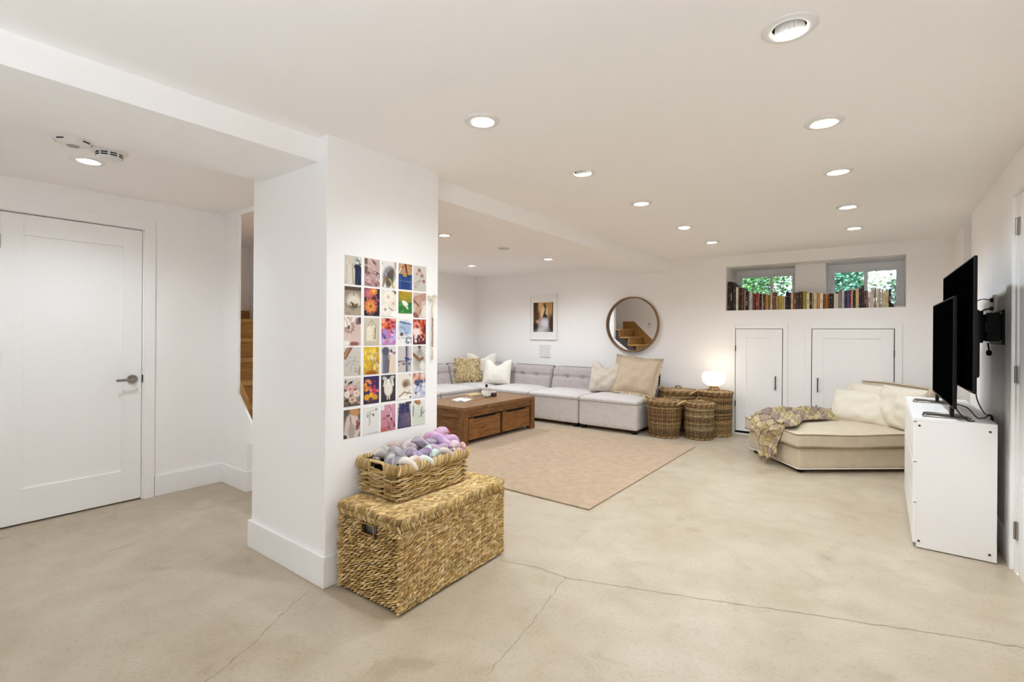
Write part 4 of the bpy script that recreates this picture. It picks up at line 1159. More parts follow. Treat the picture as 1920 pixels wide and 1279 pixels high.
    p = Pic(bg='b88cb8', bg2='a88cc8', seed=13); p.sp(26, 0, 0, 1, .75, ['d8502c', 'e8743c', 'b83030', 'f0a078', '8a2434'], .06, .12).sp(22, 0, .7, 1, 1.5, ['a888d0', 'c8a8dc', '7a5ca8', 'e4c4e8', 'c47ca0'], .06, .12).el(.5, 1.2, .06, .08, 'e8a44c').sp(5, 0, 0, 1, 1.4, ['2c1c2c'], .03, .05); A('orange and lilac petals', p)
    p = Pic(bg='e8e6e4', seed=14); p.el(.5, .55, .46, .42, 'a8b8d0', 20, .35).folds(14, ['6c84ac', '405a8c', 'd0dae6', '8aa0c4'], 25, .04).el(.25, .9, .12, .1, '5c5048', 0, .5).sp(10, .6, 1.05, 1, 1.45, ['2c3040', '8a94a8', '545c70'], .03, .06).ln([(.1, .2), (.9, .3)], .03, '34507c'); p.rc(0, 1.15, .5, 1.6, 'f0eeec', .8); A('crumpled pale blue cloth', p)
    p = Pic(bg='7c2c28', bg2='4a2028', seed=15); p.sp(30, 0, 0, 1, 1.2, ['d8684c', 'e8907c', 'b03c2c', 'f0b4a0', 'c84c34'], .06, .13).el(.25, .75, .25, .22, 'f2dcd4', 20, .5).sp(10, 0, 1.0, 1, 1.5, ['3a1c24', '6c2c3c', 'e8d8d4', '2c1820'], .05, .1).ln([(.75, 0), (.95, .9)], .04, '4a1c1c'); A('coral red blooms', p)
    # row 4
    p = Pic(bg='d0cac2', bg2='c6bfb4', seed=16); p.ln([(.4, -.05), (.05, .5)], .14, '8a6048').ln([(.3, 0), (.08, .45)], .025, 'c09478').ln([(.1, .9), (.5, .7), (.9, .8)], .012, '8a8680').ln([(.4, 1.3), (.45, .9), (.7, .6)], .012, '94908a').sp(16, .1, .4, .9, 1.3, ['8c8884', '6c6864', 'b4aca4'], .012, .03).el(.95, 1.3, .12, .3, 'a89878', 0, .5); A('hand embroidering grey thread on linen', p)
    p = Pic(bg='d8b44c', bg2='c89c3c', seed=17); p.sp(24, 0, 0, 1, 1.1, ['e4bc28', 'd09c1c', 'f0d468', 'b8840f'], .06, .12).sp(10, .4, .3, 1, 1.3, ['c8c4b4', 'e4dcc8'], .03, .06).ln([(.5, 1.4), (.7, .4)], .015, '4c4430').ln([(.55, 1.0), (.95, .7)], .012, '5a5038').ln([(.6, .9), (.4, .6)], .012, '5a5038').el(.5, 1.42, .35, .14, '9c5c18', 0, .5); A('yellow leaves and bare twigs', p)
    p = Pic(bg='d8d2d2', seed=18); p.ln([(.3, .25), (.3, 1.4)], .2, '6a6a78').el(.3, .25, .25, .22, '585866', 0, .3).ln([(.68, .6), (.75, 1.4)], .2, 'e2cdb8').ln([(.55, .5), (.5, 1.4)], .025, '3c3a44').sp(5, .65, .1, .95, .45, ['4c2c2c', '6c4040', 'e8e0e0'], .03, .06).ln([(.2, .5), (.18, 1.4)], .02, '8c8c9c'); A('grey and cream coats on hooks', p)
    p = Pic(bg='ccc4c0', bg2='c4bcb8', seed=19); p.ln([(.62, 0), (.64, 1.5)], .05, '2c3458').ln([(.74, 0), (.74, 1.5)], .015, '3c4468').ln([(.55, 0), (.55, 1.5)], .012, '6c7494').el(.66, .75, .2, .08, '2c3458', 20, .4).el(.66, .8, .18, .07, '3c4878', -30, .4).sp(14, .05, .85, .5, 1.15, ['7a3438', '5a2c30', 'c8a0a0', '404858'], .025, .04).sp(5, .8, .6, 1, 1.1, ['4c5c94', '8c98c0'], .03, .05); A('navy ribbon bow with red berries', p)
    p = Pic(bg='cfcac2', bg2='d4cec6', seed=20); p.el(.5, .85, .46, .65, 'b8b2a8', 0, .3).el(.5, .05, .12, .14, '6c4c3c').ln([(.05, .5), (.5, .85), (.75, .75)], .09, '8a5c40').folds(14, ['6c6a68', 'dedad4', '908c86'], 55, .02).ln([(.5, .2), (.4, .6)], .02, '5c5854').ln([(.5, .2), (.65, .6)], .02, '5c5854').el(.75, 1.2, .2, .25, 'e2ded8', 0, .5); A('person in a grey robe with folded arms', p)
    # row 5
    p = Pic(bg='d8d0c8', bg2='50483c', seed=21); p.sp(36, 0, .15, 1, 1.4, ['4c4a30', '2c2c20', '6c6a48', 'e0c8bc', 'c8a094', '3a2c28'], .04, .08).fl(.38, .6, .26, 'd8a8a0', 'b87878', 9, 'e8c4bc').fl(.75, .85, .2, 'e8d0c4', 'c09080').fl(.5, 1.15, .2, 'd4b49c', '8a6050').fl(.2, .85, .16, 'f0e4dc', 'c0a090'); A('bouquet of pale roses with dark leaves', p)
    p = Pic(bg='3c3060', bg2='34284c', seed=22); p.sp(14, 0, .2, .45, .75, ['d88424', 'c86c1c', 'e8a43c'], .06, .09, 1.1).sp(16, .4, .3, 1, .95, ['b8344c', 'd0506c', '8c2440', 'e07a7c'], .06, .09, 1.1).el(.22, 1.12, .17, .16, 'e0a024', 0, .3).el(.48, 1.02, .13, .13, 'e8b034', 0, .3).el(.72, 1.15, .17, .15, 'dc9c24', 0, .3).sp(4, .3, 1.25, .9, 1.4, ['2a2040', '8a5c2c'], .03, .05); A('orange and red fruit on purple', p)
    p = Pic(bg='443e44', bg2='3a3032', seed=23); p.folds(8, ['54484c', '2c2628'], 0, .03).el(.5, .8, .28, .38, 'e6ded2', 0, .25).el(.5, .42, .14, .18, 'efe8de', 0, .3).ln([(.3, .25), (.22, .6)], .07, 'e2dace').ln([(.72, .2), (.8, .6)], .07, 'e2dace').ln([(.44, 1.1), (.43, 1.35)], .035, 'dcd4c8').ln([(.57, 1.1), (.58, 1.35)], .035, 'dcd4c8').el(.45, .4, .02, .02, '3a3030').el(.56, .4, .02, .02, '3a3030').el(.25, .2, .16, .1, 'c8c4c4', 20, .4).el(.75, .18, .16, .1, 'c8c4c4', -20, .4); A('white woolly lamb toy on dark ground', p)
    p = Pic(bg='e4dccd', bg2='efe9df', seed=24); p.el(.6, .6, .3, .25, 'a08c74', 0, .6).el(.55, .65, .16, .14, '7c6854', 0, .6).folds(10, ['c8b89c', 'f2ece0', 'a8967a'], -30, .04).ln([(.1, 1.3), (.5, 1.08), (1, 1.2)], .035, '8a7860').el(.5, 1.45, .5, .12, 'f6f2ec', 0, .5); p.rc(.85, 1.35, 1, 1.45, '4c443c').el(.85, .1, .03, .04, '3a3430'); A('cream draped cloth with raw wool', p)
    p = Pic(bg='cbc6ca', bg2='c4c4d0', seed=25); p.sp(16, 0, .05, 1, .5, ['e0a890', 'd8907c', 'ecc8b8', 'b87c70'], .07, .11).sp(14, .2, .4, 1, .85, ['4c5470', '6c7490', '343c54'], .05, .09).sp(18, 0, .7, 1, 1.4, ['b4b8d0', 'd4d4e0', '9ca4c4', 'e4e0e8'], .06, .1).el(.25, 1.2, .07, .08, '3c3c48', 0, .5); A('peach and blue hydrangea heads', p)
    # row 6
    p = Pic(bg='5c5048', bg2='8c7c74', seed=26); p.el(.5, 1.0, .42, .75, 'd8c8bc', 0, .25).ln([(.3, .45), (.15, 1.2)], .11, 'd0bcae').ln([(.72, .45), (.85, 1.2)], .11, 'd4c0b4').el(.65, .15, .3, .22, 'c08c5c', 20, .5).ln([(.4, .4), (.5, 1.4)], .03, '6c6460').el(.48, 1.15, .2, .4, 'a89c98', 0, .4).sp(7, .75, .7, 1, 1.1, ['7c3438', '944c4c'], .04, .06).el(.1, 1.4, .12, .1, '3c2c28', 0, .4); A('child in a pale dress and dungarees', p)
    p = Pic(bg='e4e2de', seed=27); p.ln([(.2, .3), (.6, .25), (.75, .2)], .025, 'c8bfae').ln([(.4, .3), (.38, 1.0)], .06, 'd2cbbe').ln([(.44, .3), (.42, .95)], .015, 'a8a090').el(.27, .48, .06, .08, '544c48', 0, .4).el(.27, .48, .03, .04, 'e4e2de', 0, .4).el(.55, .42, .06, .05, 'b0a490', 0, .4).el(.64, .48, .05, .06, '2c2828', 0, .3).el(.82, .2, .06, .06, '3a3434', 0, .4).el(.82, .2, .03, .03, 'e4e2de', 0, .4).ln([(0, 1.44), (1, 1.42)], .01, 'a8a49c'); A('white paper with a pale ribbon bow', p)
    p = Pic(bg='d09cac', bg2='c07c84', seed=28); p.rc(0, 0, .25, .3, 'e8e0e0').folds(16, ['e0b4c0', 'a86078', '7c4860', 'eccad4', 'b0708c'], 60, .04).sp(10, .2, .6, 1, 1.3, ['4c3450', '7c4458', 'b85c5c'], .03, .06).el(.2, 1.4, .25, .14, 'c06458', 0, .5); A('pink patterned cloth in folds', p)
    p = Pic(bg='d8d4d0', bg2='3c3858', seed=29)
    for k in range(7): p.ln([(.18 + .1 * k, .1 + .05 * (k % 2)), (.08 + .14 * k, 1.5)], .055, ['34345c', '444070', '28284c'][k % 3]); p.ln([(.22 + .1 * k, .7), (.15 + .13 * k, 1.4)], .018, ['a87c74', '8c8cb0', 'c8a494'][k % 3], .7)
    p.ln([(0, .35), (.25, .33)], .025, '2c2c40').ln([(0, .5), (.2, .5)], .025, '2c2c40').rc(.55, 0, 1, .15, '4c4448'); A('indigo dyed cloths hanging side by side', p)
    p = Pic(bg='e2e4da', bg2='dcded2', seed=30); p.el(.5, .95, .5, .7, 'd2d8c8', 0, .3).el(.38, .12, .26, .14, '9c6444', 20, .4).el(.45, .1, .12, .2, 'b47c54', 0, .4).ln([(.08, .3), (.06, .9)], .03, '4c4c48').ln([(.75, .45), (.62, 1.0)], .02, '5c6458').sp(10, .55, .6, .9, 1.05, ['4c544c', '8c9488', '6c6c64'], .02, .04).folds(6, ['eef0e8', 'c0c8b8'], 70, .03); A('pale green shirt worn by a red haired person', p)
    return L
YC = [1.491, 1.612, 1.727, 1.845, 1.957]; ZC = [1.680, 1.519, 1.359, 1.200, 1.040, .874]
for k, (lb, p) in enumerate(pics()):
    r_, c_ = divmod(k, 5)
    y0 = YC[c_]; z1 = ZC[r_]; hgt = .150
    if k == 8: hgt = .128
    t = print_mesh(p, -2.2205, y0, y0 + .1015, z1 - hgt, z1, 'x', .0016, 'photo_print')
    tag(t, f'small pillar photo print of {lb}', 'photo', 'photo prints on the pillar')

# ribbon with beads hanging beside the prints
t = thing('beaded_ribbon', 'cream ribbon bow with a hanging string of wooden beads beside the photo prints', 'ribbon', (-2.216, 2.105, 1.50))
m = MB()
for s_ in (-1, 1):
    P = [[(.004 + .016 * math.sin(q), s_ * (.004 + .030 * (1 - math.cos(q)) / 2), .012 * math.sin(q * 2) * .5 + e) for e in (.008, -.008)] for q in np.linspace(0, 2 * PI, 14)]
    m.grid(P)
    m.grid([[(.006, s_ * (.003 + .032 * q), -.05 * q + e * .3) for e in (.01, -.01)] for q in np.linspace(0, 1, 6)])
m.grid([[(.006 + .004 * math.sin(q * 9), .003 * math.sin(q * 5) + e, -.13 * q) for e in (.007, -.007)] for q in np.linspace(0, 1, 10)])
m.build('bow', M['ribbon'], parent=t, smooth=True)
for k in range(14):
    m = MB(); z = -.135 - k * .0128; m.lathe([(.001, -.006), (.005, -.004), (.006, 0), (.005, .004), (.001, .006)], 8, c=(.007, .001 * math.sin(k), z), cap0=False, cap1=False); m.build('bead', M['bead'], parent=t, smooth=True)
m = MB(); m.tube([(.007, 0, -.12), (.007, 0, -.32)], .0012, 5); m.build('string', M['ribbon'], parent=t)
m = MB()
for k in range(12):
    a = 2 * PI * k / 12; m.tube([(.007, 0, -.315), (.007 + .004 * math.cos(a), .004 * math.sin(a), -.34), (.007 + .005 * math.cos(a), .007 * math.sin(a), -.385)], .0011, 4)
m.build('tassel', M['ribbon'], parent=t, kind='stuff')

# ------------------------------------------------------------------ seagrass trunk
GC = ['d0b078', 'bc9a5c', 'dec292', 'aa8850', 'bf9e62', 'd6ba82']
def gcol(rnd, k=1.):
    k *= rnd.uniform(.72, 1.18); return tuple(q * k for q in lin(rnd.choice(GC)))
rnd = random.Random(12)
TW, TL, TH, LH = .455, .785, .375, .062
tk = thing('seagrass_chest', 'large woven seagrass chest with lid, against the pillar', 'chest', (-1.957, 1.832, 0), math.radians(2.0))
m = MB(); x2, y2 = TW / 2 - .012, TL / 2 - .012
hz0, hz1, hx0, hx1 = .318, .368, -.045, .045
for s_ in (-1, 1):
    m.box(min(s_ * x2, s_ * (x2 - .006)), max(s_ * x2, s_ * (x2 - .006)), -y2, y2, .006, TH)
    ya, yb = sorted((s_ * y2, s_ * (y2 - .006)))
    m.box(-x2, hx0, ya, yb, .006, TH); m.box(hx1, x2, ya, yb, .006, TH); m.box(hx0, hx1, ya, yb, .006, hz0); m.box(hx0, hx1, ya, yb, hz1, TH)
m.box(-x2, x2, -y2, y2, .004, .01); m.build('core', M['grassin'], parent=tk)
m = MB(); m.box(-x2 + .012, x2 - .012, -y2 + .03, y2 - .03, .02, TH - .01); m.build('liner', M['liner'], parent=tk)
m = MB(); rows = 32; ph = (TH - .012) / rows
for k in range(rows):
    z = .012 + (k + .5) * ph
    for s_ in (-1, 1):
        n = int(TL / .027); off = (k % 2) * .0135 + rnd.uniform(-.004, .004)
        for i in range(n + 1):
            y = -TL / 2 + .006 + i * (TL - .012) / n + (off if i < n else 0) * .6
            sl = .34 + rnd.uniform(-.08, .08)
            m.lump((s_ * (TW / 2 - .008 + rnd.uniform(-.002, .002)), min(y, TL / 2 - .004), z + rnd.uniform(-.002, .002)), (0, math.cos(sl), math.sin(sl) * 1), (s_, 0, 0), .034 * rnd.uniform(.85, 1.15), ph * .74, .024, gcol(rnd, 1.12))
    for s_ in (-1, 1):
        n = int(TW / .024); off = (k % 2) * .012
        for i in range(n + 1):
            x = -TW / 2 + .006 + i * (TW - .012) / n + off * .6
            if hx0 - .012 < x < hx1 + .012 and hz0 - .006 < z < hz1 + .006: continue
            sl = .34 + rnd.uniform(-.15, .15)
            m.lump((min(x, TW / 2 - .004), s_ * (TL / 2 - .008 + rnd.uniform(-.002, .002)), z + rnd.uniform(-.002, .002)), (math.cos(sl), 0, math.sin(sl)), (0, s_, 0), .030 * rnd.uniform(.85, 1.15), ph * .78, .022, gcol(rnd, 1.15))
m.build('woven_sides', M['grass'], parent=tk, smooth=True, kind='stuff')
m = MB(); m.tube([(x_, -TL / 2 - .001, z_) for x_, z_ in ((hx0, hz0), (hx1, hz0), (hx1, hz1), (hx0, hz1))], .004, 5, closed=True, col=lin('a98244')); 
m.tube([(-.05, -TL / 2 - .004, .372), (-.085, -TL / 2 - .014, .355), (-.115, -TL / 2 - .015, .33), (-.12, -TL / 2 - .012, .29), (-.105, -TL / 2 - .008, .255)], .003, 5, col=lin('d8b874'))
m.tube([(-.062, -TL / 2 - .006, .375), (-.07, -TL / 2 - .02, .362), (-.078, -TL / 2 - .02, .345)], .0035, 5, col=lin('e0c890'))
m.build('handle', M['grass'], parent=tk, smooth=True)
# lid
lx, ly = TW / 2 + .008, TL / 2 + .008
m = MB(); m.box(-lx + .012, lx - .012, -ly + .012, ly - .012, TH + .002, TH + LH - .008)
lid = m.build('lid', M['grassin'], parent=tk)
m = MB(); nr = 34
for k in range(nr):
    x = -lx + .012 + (2 * lx - .024) * (k + .5) / nr; n = 32
    for i in range(n):
        y = -ly + .012 + (2 * ly - .024) * (i + .5 + .5 * (k % 2) - .25) / n; sl = .33 + rnd.uniform(-.1, .1)
        m.lump((x, y, TH + LH - .006 + rnd.uniform(-.0015, .0015)), (math.sin(sl), math.cos(sl), 0), (0, 0, 1), .033 * rnd.uniform(.85, 1.15), .0118, .012, gcol(rnd, 1.15))
for s_ in (-1, 1):
    n = 58
    for i in range(n):
        y = -ly + .01 + (2 * ly - .02) * (i + .5) / n
        for zz, sg in ((TH + LH * .70, 1), (TH + LH * .28, -1)):
            sl = 1.05 + rnd.uniform(-.15, .15)
            m.lump((s_ * (lx - .007), y, zz), (0, math.cos(sl) * sg, math.sin(sl)), (s_, 0, 0), .040, .0122, .016, gcol(rnd))
    n = 34
    for i in range(n):
        x = -lx + .01 + (2 * lx - .02) * (i + .5) / n
        for zz, sg in ((TH + LH * .70, 1), (TH + LH * .28, -1)):
            sl = 1.05 + rnd.uniform(-.25, .25)
            m.lump((x, s_ * (ly - .007), zz), (math.cos(sl) * sg, 0, math.sin(sl)), (0, s_, 0), .040, .0122, .016, gcol(rnd, .92))
m.build('lid_weave', M['grass'], parent=lid, smooth=True, kind='stuff')

# ------------------------------------------------------------------ small basket and yarn
BW, BL, BHt, bz = .315, .49, .182, TH + LH + .0025
bk = thing('seagrass_basket', 'open woven basket of yarn standing on the seagrass chest', 'basket', (-2.043, 1.822, bz), math.radians(.5))
fl_ = lambda z: 1 + .05 * z / BHt
m = MB()
for s_ in (-1, 1):
    xa, xb = sorted((s_ * (BW / 2 - .012), s_ * (BW / 2 - .018))); m.box(xa, xb, -BL / 2 + .012, BL / 2 - .012, .004, BHt - .01)
    ya, yb = sorted((s_ * (BL / 2 - .012), s_ * (BL / 2 - .018)))
    m.box(-BW / 2 + .012, BW / 2 - .012, ya, yb, .004, .125); m.box(-BW / 2 + .012, -.055, ya, yb, .125, BHt - .01); m.box(.055, BW / 2 - .012, ya, yb, .125, BHt - .01)
m.box(-BW / 2 + .012, BW / 2 - .012, -BL / 2 + .012, BL / 2 - .012, .002, .010); m.build('core', M['grassin'], parent=bk)
m = MB(); rows = 11; zt_ = .132; ph = zt_ / rows
for k in range(rows):
    z = .012 + (k + .5) * ph; f_ = fl_(z)
    for s_ in (-1, 1):
        n = 8; off = (k % 2) * .03
        for i in range(n):
            y = (-BL / 2 + .012 + (BL - .03) * (i + .5) / n + off - .015) * f_
            m.lump((s_ * (BW / 2 - .007) * f_, max(-BL / 2 + .03, min(BL / 2 - .03, y)), z + rnd.uniform(-.002, .002)), (0, 1, .16 * (1 if (k + i) % 2 else -.3)), (s_, 0, 0), .085 * rnd.uniform(.85, 1.1), ph * .95, .024, gcol(rnd, 1.12))
        n = 5
        for i in range(n):
            x = (-BW / 2 + .012 + (BW - .03) * (i + .5) / n + off - .015) * f_
            m.lump((max(-BW / 2 + .03, min(BW / 2 - .03, x)), s_ * (BL / 2 - .007) * f_, z + rnd.uniform(-.002, .002)), (1, 0, .16 * (1 if (k + i) % 2 else -.3)), (0, s_, 0), .085 * rnd.uniform(.85, 1.1), ph * .95, .024, gcol(rnd, .95))
m.build('woven_sides', M['grass'], parent=bk, smooth=True, kind='stuff')
m = MB()
for k in range(9):
    for s_ in (-1, 1):
        y = -BL / 2 + .05 + k * (BL - .1) / 8; z0 = .02 + .035 * (k % 3); m.tube([(s_ * (BW / 2 + .004), y, z0), (s_ * (BW / 2 + .006), y, z0 + .02), (s_ * (BW / 2 + .007), y, z0 + .038)], .0022, 5, col=lin('d9bd84'))
for k in range(5):
    for s_ in (-1, 1):
        x = -BW / 2 + .05 + k * (BW - .1) / 4; z0 = .02 + .04 * (k % 3); m.tube([(x, s_ * (BL / 2 + .004), z0), (x, s_ * (BL / 2 + .006), z0 + .02), (x, s_ * (BL / 2 + .007), z0 + .038)], .0022, 5, col=lin('c8a868'))
m.build('stitches', M['grass'], parent=bk, smooth=True, kind='stuff')
m = MB()   # twined foot
for s_ in (-1, 1):
    for i in range(40): m.lump((s_ * (BW / 2 - .004), -BL / 2 + .008 + (BL - .016) * (i + .5) / 40, .009), (0, .8, .6), (s_, 0, 0), .018, .009, .012, gcol(rnd, 1.05))
    for i in range(26): m.lump((-BW / 2 + .008 + (BW - .016) * (i + .5) / 26, s_ * (BL / 2 - .004), .009), (.8, 0, .6), (0, s_, 0), .018, .009, .012, gcol(rnd))
m.build('foot_twine', M['grass'], parent=bk, smooth=True, kind='stuff')
m = MB()   # wrapped rim
rx, ry = BW / 2 * 1.055, BL / 2 * 1.04
for s_ in (-1, 1):
    for i in range(68):
        y = -ry + (2 * ry) * (i + .5) / 68; m.lump((s_ * rx, y, BHt - .022 + rnd.uniform(-.002, .002)), (0, .30 + rnd.uniform(-.12, .12), 1), (s_, 0, 0), .056 * rnd.uniform(.9, 1.1), .0098, .026, gcol(rnd, 1.1))
    for i in range(44):
        x = -rx + (2 * rx) * (i + .5) / 44
        if abs(x) < .058: continue
        m.lump((x, s_ * ry, BHt - .022), (.30 + rnd.uniform(-.12, .12), 0, 1), (0, s_, 0), .056, .0098, .026, gcol(rnd, .98))
m.build('rim', M['grass'], parent=bk, smooth=True, kind='stuff')
for s_ in (-1, 1):
    m = MB(); m.tube([(-.062, s_ * ry, .125), (-.06, s_ * (ry + .004), BHt - .01), (-.05, s_ * (ry + .004), BHt + .002), (.05, s_ * (ry + .004), BHt + .002), (.06, s_ * (ry + .004), BHt - .01), (.062, s_ * ry, .125)], .0085, 6, col=lin('d9bd84'))
    m.tube([(-.05, s_ * ry, .130), (.05, s_ * ry, .130)], .006, 6, col=lin('c8a868'))
    m.build('handle', M['grass'], parent=bk, smooth=True)

def skein(x, y, z, ang, tilt, L, r, cols, label, seed):
    rd = random.Random(seed); vs = []; fs = []; cc = []
    t = thing('yarn_skein', label, 'yarn', (x, y, z), 0, group='skeins of yarn in the basket')
    t.rotation_euler = (Matrix.Rotation(ang, 4, 'Z') @ Matrix.Rotation(tilt, 4, 'Y')).to_euler()
    r *= 1.14; m = MB(); nr, n = 26, 20; C_ = [np.array(lin(c)) for c in cols]
    for s_ in (0, 1):
        P = []; col = []
        for i in range(nr):
            q = -1 + 2 * i / (nr - 1); th = q * 2.1 + PI * s_
            env = max(.03, 1 - abs(q) ** 3.2) ** .5
            cy, cz_ = r * .52 * math.cos(th) * (.35 + .65 * env), r * .52 * math.sin(th) * (.35 + .65 * env); rr = r * .62 * env
            row = []
            for k in range(n):
                a = 2 * PI * k / n; g = 1 + .055 * math.cos(k * PI + i * 1.0) 
                row.append((q * L / 2, cy + rr * g * math.cos(a), cz_ + rr * g * math.sin(a)))
                f_ = (mnoise.noise(Vector((q * 1.6 + seed * 3.1, a * .5 + s_ * 2, seed))) * .5 + .5) * len(C_) * 1.1 - .05 * len(C_)
                j = max(0, min(len(C_) - 1.001, f_ - .3)); j0 = int(j); w_ = j - j0
                c = C_[j0] * (1 - w_) + C_[min(j0 + 1, len(C_) - 1)] * w_
                c = c * .66 + .34 * float(c.mean()) + .09; c = c * (1 - .20 * ((k + i) % 2))
                col.append(tuple(c))
            row.append(row[0]); col.append(col[-n]); P.append(row)
        m.grid(P, col)
    m.build('twisted_hank', M['yarn'], parent=t, smooth=True, weld=False)
    m = MB(); m.tube([(L * .42, r * .75 * math.cos(a), r * .75 * math.sin(a)) for a in np.linspace(0, 2 * PI, 16)[:-1]], .0022, 4, closed=True, col=lin(cols[0])); m.build('tie', M['yarn'], parent=t)
    return t
YN = [(-2.125, 1.665, .635, 1.9, .1, .15, .036, ['c9b9a4', 'd8c8a8', 'a89c9c'], 'oat and grey yarn skein at the pillar corner of the basket'),
      (-1.985, 1.625, .630, 2.5, -.1, .16, .036, ['8c8690', 'a8a0a8', '6c6670', 'c4b8b8'], 'slate grey yarn skein beside the basket handle'),
      (-2.01, 1.71, .650, .5, .1, .17, .036, ['a89ca4', 'b8acb0', '908890'], 'smoky lilac grey yarn skein lying across the basket'),
      (-1.935, 1.755, .645, .9, 0, .15, .034, ['b4a4b0', 'a890b4', '8c64a8', 'c8b8c0'], 'lilac grey skein with a violet end'),
      (-2.145, 1.80, .645, 1.3, .15, .15, .034, ['c8a48c', 'd4b8a0', 'a89090'], 'peach tan yarn skein along the pillar side'),
      (-2.07, 1.80, .660, 2.2, -.1, .15, .034, ['c4acb4', 'd4bcc0', 'a08c98'], 'pale mauve skein in the middle of the pile'),
      (-2.035, 1.885, .665, 1.0, .2, .15, .035, ['8c7c9c', 'a89cb0', 'c0a8b8', '6c5c84'], 'dusky violet skein behind the mint one'),
      (-2.125, 1.945, .655, 1.9, 0, .15, .034, ['cbb49a', 'd8c8a8', 'b89878'], 'sandy skein at the back of the pile by the pillar'),
      (-2.065, 2.005, .685, 1.4, -.15, .17, .040, ['e05c8c', 'e088b8', 'd8a0cc', 'e8b4d4'], 'hot pink to orchid yarn skein topping the pile'),
      (-1.98, 1.985, .672, .7, .12, .17, .038, ['d8a0cc', 'e0b4d4', 'c888c0', 'a878d0'], 'orchid pink skein beside the hot pink one'),
      (-1.93, 2.00, .652, 2.3, .05, .14, .034, ['e0b0c8', 'e4bcc8', 'd0a0b8'], 'soft rose skein at the far end of the basket'),
      (-1.945, 1.90, .645, 1.2, .1, .13, .032, ['8c50c0', 'b890c8', 'c8a0b8', '9c7c98'], 'purple and mauve skein under the orchid one'),
      (-1.925, 1.83, .640, 2.6, -.1, .13, .034, ['a8ccb8', 'bcd8c8', 'd0e0d4'], 'mint green yarn skein'),
      (-1.905, 1.665, .625, 1.3, .1, .13, .034, ['f0e4d4', 'f4ece0', 'e8c8a4', 'd89c8c'], 'cream skein with an apricot end, at the front rim'),
      (-1.90, 1.775, .622, 1.6, 0, .12, .030, ['dce4dc', 'e8ece6', 'c8dcd4'], 'white and pale aqua skein at the front rim'),
      (-1.905, 1.93, .630, 1.5, .1, .12, .030, ['e4d4a8', 'e8dcc0', 'c8a8a0'], 'butter yellow skein by the rim at the far half'),
      (-1.91, 2.02, .640, .4, 0, .10, .030, ['e0a4b0', 'e8b8a8', 'd89c98'], 'peach pink skein resting on the far corner'),
      (-2.12, 1.87, .615, 1.57, 0, .2, .036, ['c8b8b4', 'b8a8a8'], 'fawn skein underneath the sandy one'),
      (-2.00, 1.80, .585, 1.57, 0, .22, .05, ['b4a8ac', 'a89ca4'], 'grey skein buried in the middle of the basket'),
      (-1.95, 1.95, .60, 1.57, 0, .16, .04, ['c0a8bc', 'b49cb0'], 'mauve skein buried under the pink ones')]
for k, (x, y, z, a, tl, L, r, cols, lb) in enumerate(YN): skein(x, y, z - .012, a, tl, L, r, cols, lb, k + 1)

# ------------------------------------------------------------------ chaise
ca = math.radians(39.6)
ch = thing('chaise_lounge', 'cream linen chaise with loose seat cushion, set diagonally by the small access doors', 'chaise', (-.615, 5.175, 0), ca)
# local: +X along the long side away from the front end, +Y along the front end
CL, CW = 1.46, .92
m = MB(); softbox(m, 0.02, CL, 0.02, CW - .02, .032, .235, .03, n=10); base = m.build('base', M['chaise'], parent=ch, smooth=True)
m = MB(); rr = .03; P = []
for (cx, cy, a0) in ((CL - rr, .02 + rr, -90), (CL - rr, CW - .02 - rr, 0), (.02 + rr, CW - .02 - rr, 90), (.02 + rr, .02 + rr, 180)):
    for q in range(0, 91, 30): P.append((cx + (rr + .001) * math.cos(math.radians(a0 + q)), cy + (rr + .001) * math.sin(math.radians(a0 + q)), .042))
m.tube(P, .005, 6, closed=True); m.build('piping', M['pilw'], parent=base, smooth=True)
m = MB()
def cdome(p, u):
    k = max(0, 1 - u.x ** 4) * max(0, 1 - u.y ** 4)
    if u.z > 0: p.z += .035 * k * u.z
    if u.z < 0: p.z += .0
    p.z += .006 * math.sin(p.x * 7 + 1) * max(abs(u.x), abs(u.y)) ** 6
    return p
softbox(m, -.012, CL - .25, -.012, CW + .005, .24, .365, .022, n=16, deform=cdome); cu = m.build('seat_cushion', M['chaise'], parent=ch, smooth=True)
for zz in (.246, .360):
    m = MB(); P = []; rr = .022
    for (cx, cy, a0) in ((CL - .25 - rr, -.012 + rr, -90), (CL - .25 - rr, CW + .005 - rr, 0), (-.012 + rr, CW + .005 - rr, 90), (-.012 + rr, -.012 + rr, 180)):
        for q in range(0, 91, 30): P.append((cx + rr * math.cos(math.radians(a0 + q)), cy + rr * math.sin(math.radians(a0 + q))))
    Q = []
    for i in range(len(P)):
        a, b_ = P[i], P[(i + 1) % len(P)]
        for q in np.linspace(0, 1, 8, endpoint=False): 
            x, y = a[0] + (b_[0] - a[0]) * q, a[1] + (b_[1] - a[1]) * q; Q.append((x, y, zz + .006 * math.sin(x * 7 + 1)))
    m.tube(Q, .005, 6, closed=True); m.build('piping', M['chpipe'], parent=cu, smooth=True)
m = MB()
def bk_(p, u):
    p.x += (p.z - .23) * .14; p.z += .012 * (1 - u.y ** 2) * (1 if u.z > 0 else 0); return p
softbox(m, CL - .25, CL - .06, .015, CW - .015, .23, .775, .04, n=12, deform=bk_); br = m.build('backrest', M['chaise'], parent=ch, smooth=True)
m = MB(); m.tube([(CL - .245 + .545 * .14 - .0 + .04 * 0, y, .775 + .012 * (1 - ((y - CW / 2) / (CW / 2)) ** 2)) for y in np.linspace(.05, CW - .05, 12)], .005, 6); m.build('piping', M['chpipe'], parent=br, smooth=True)
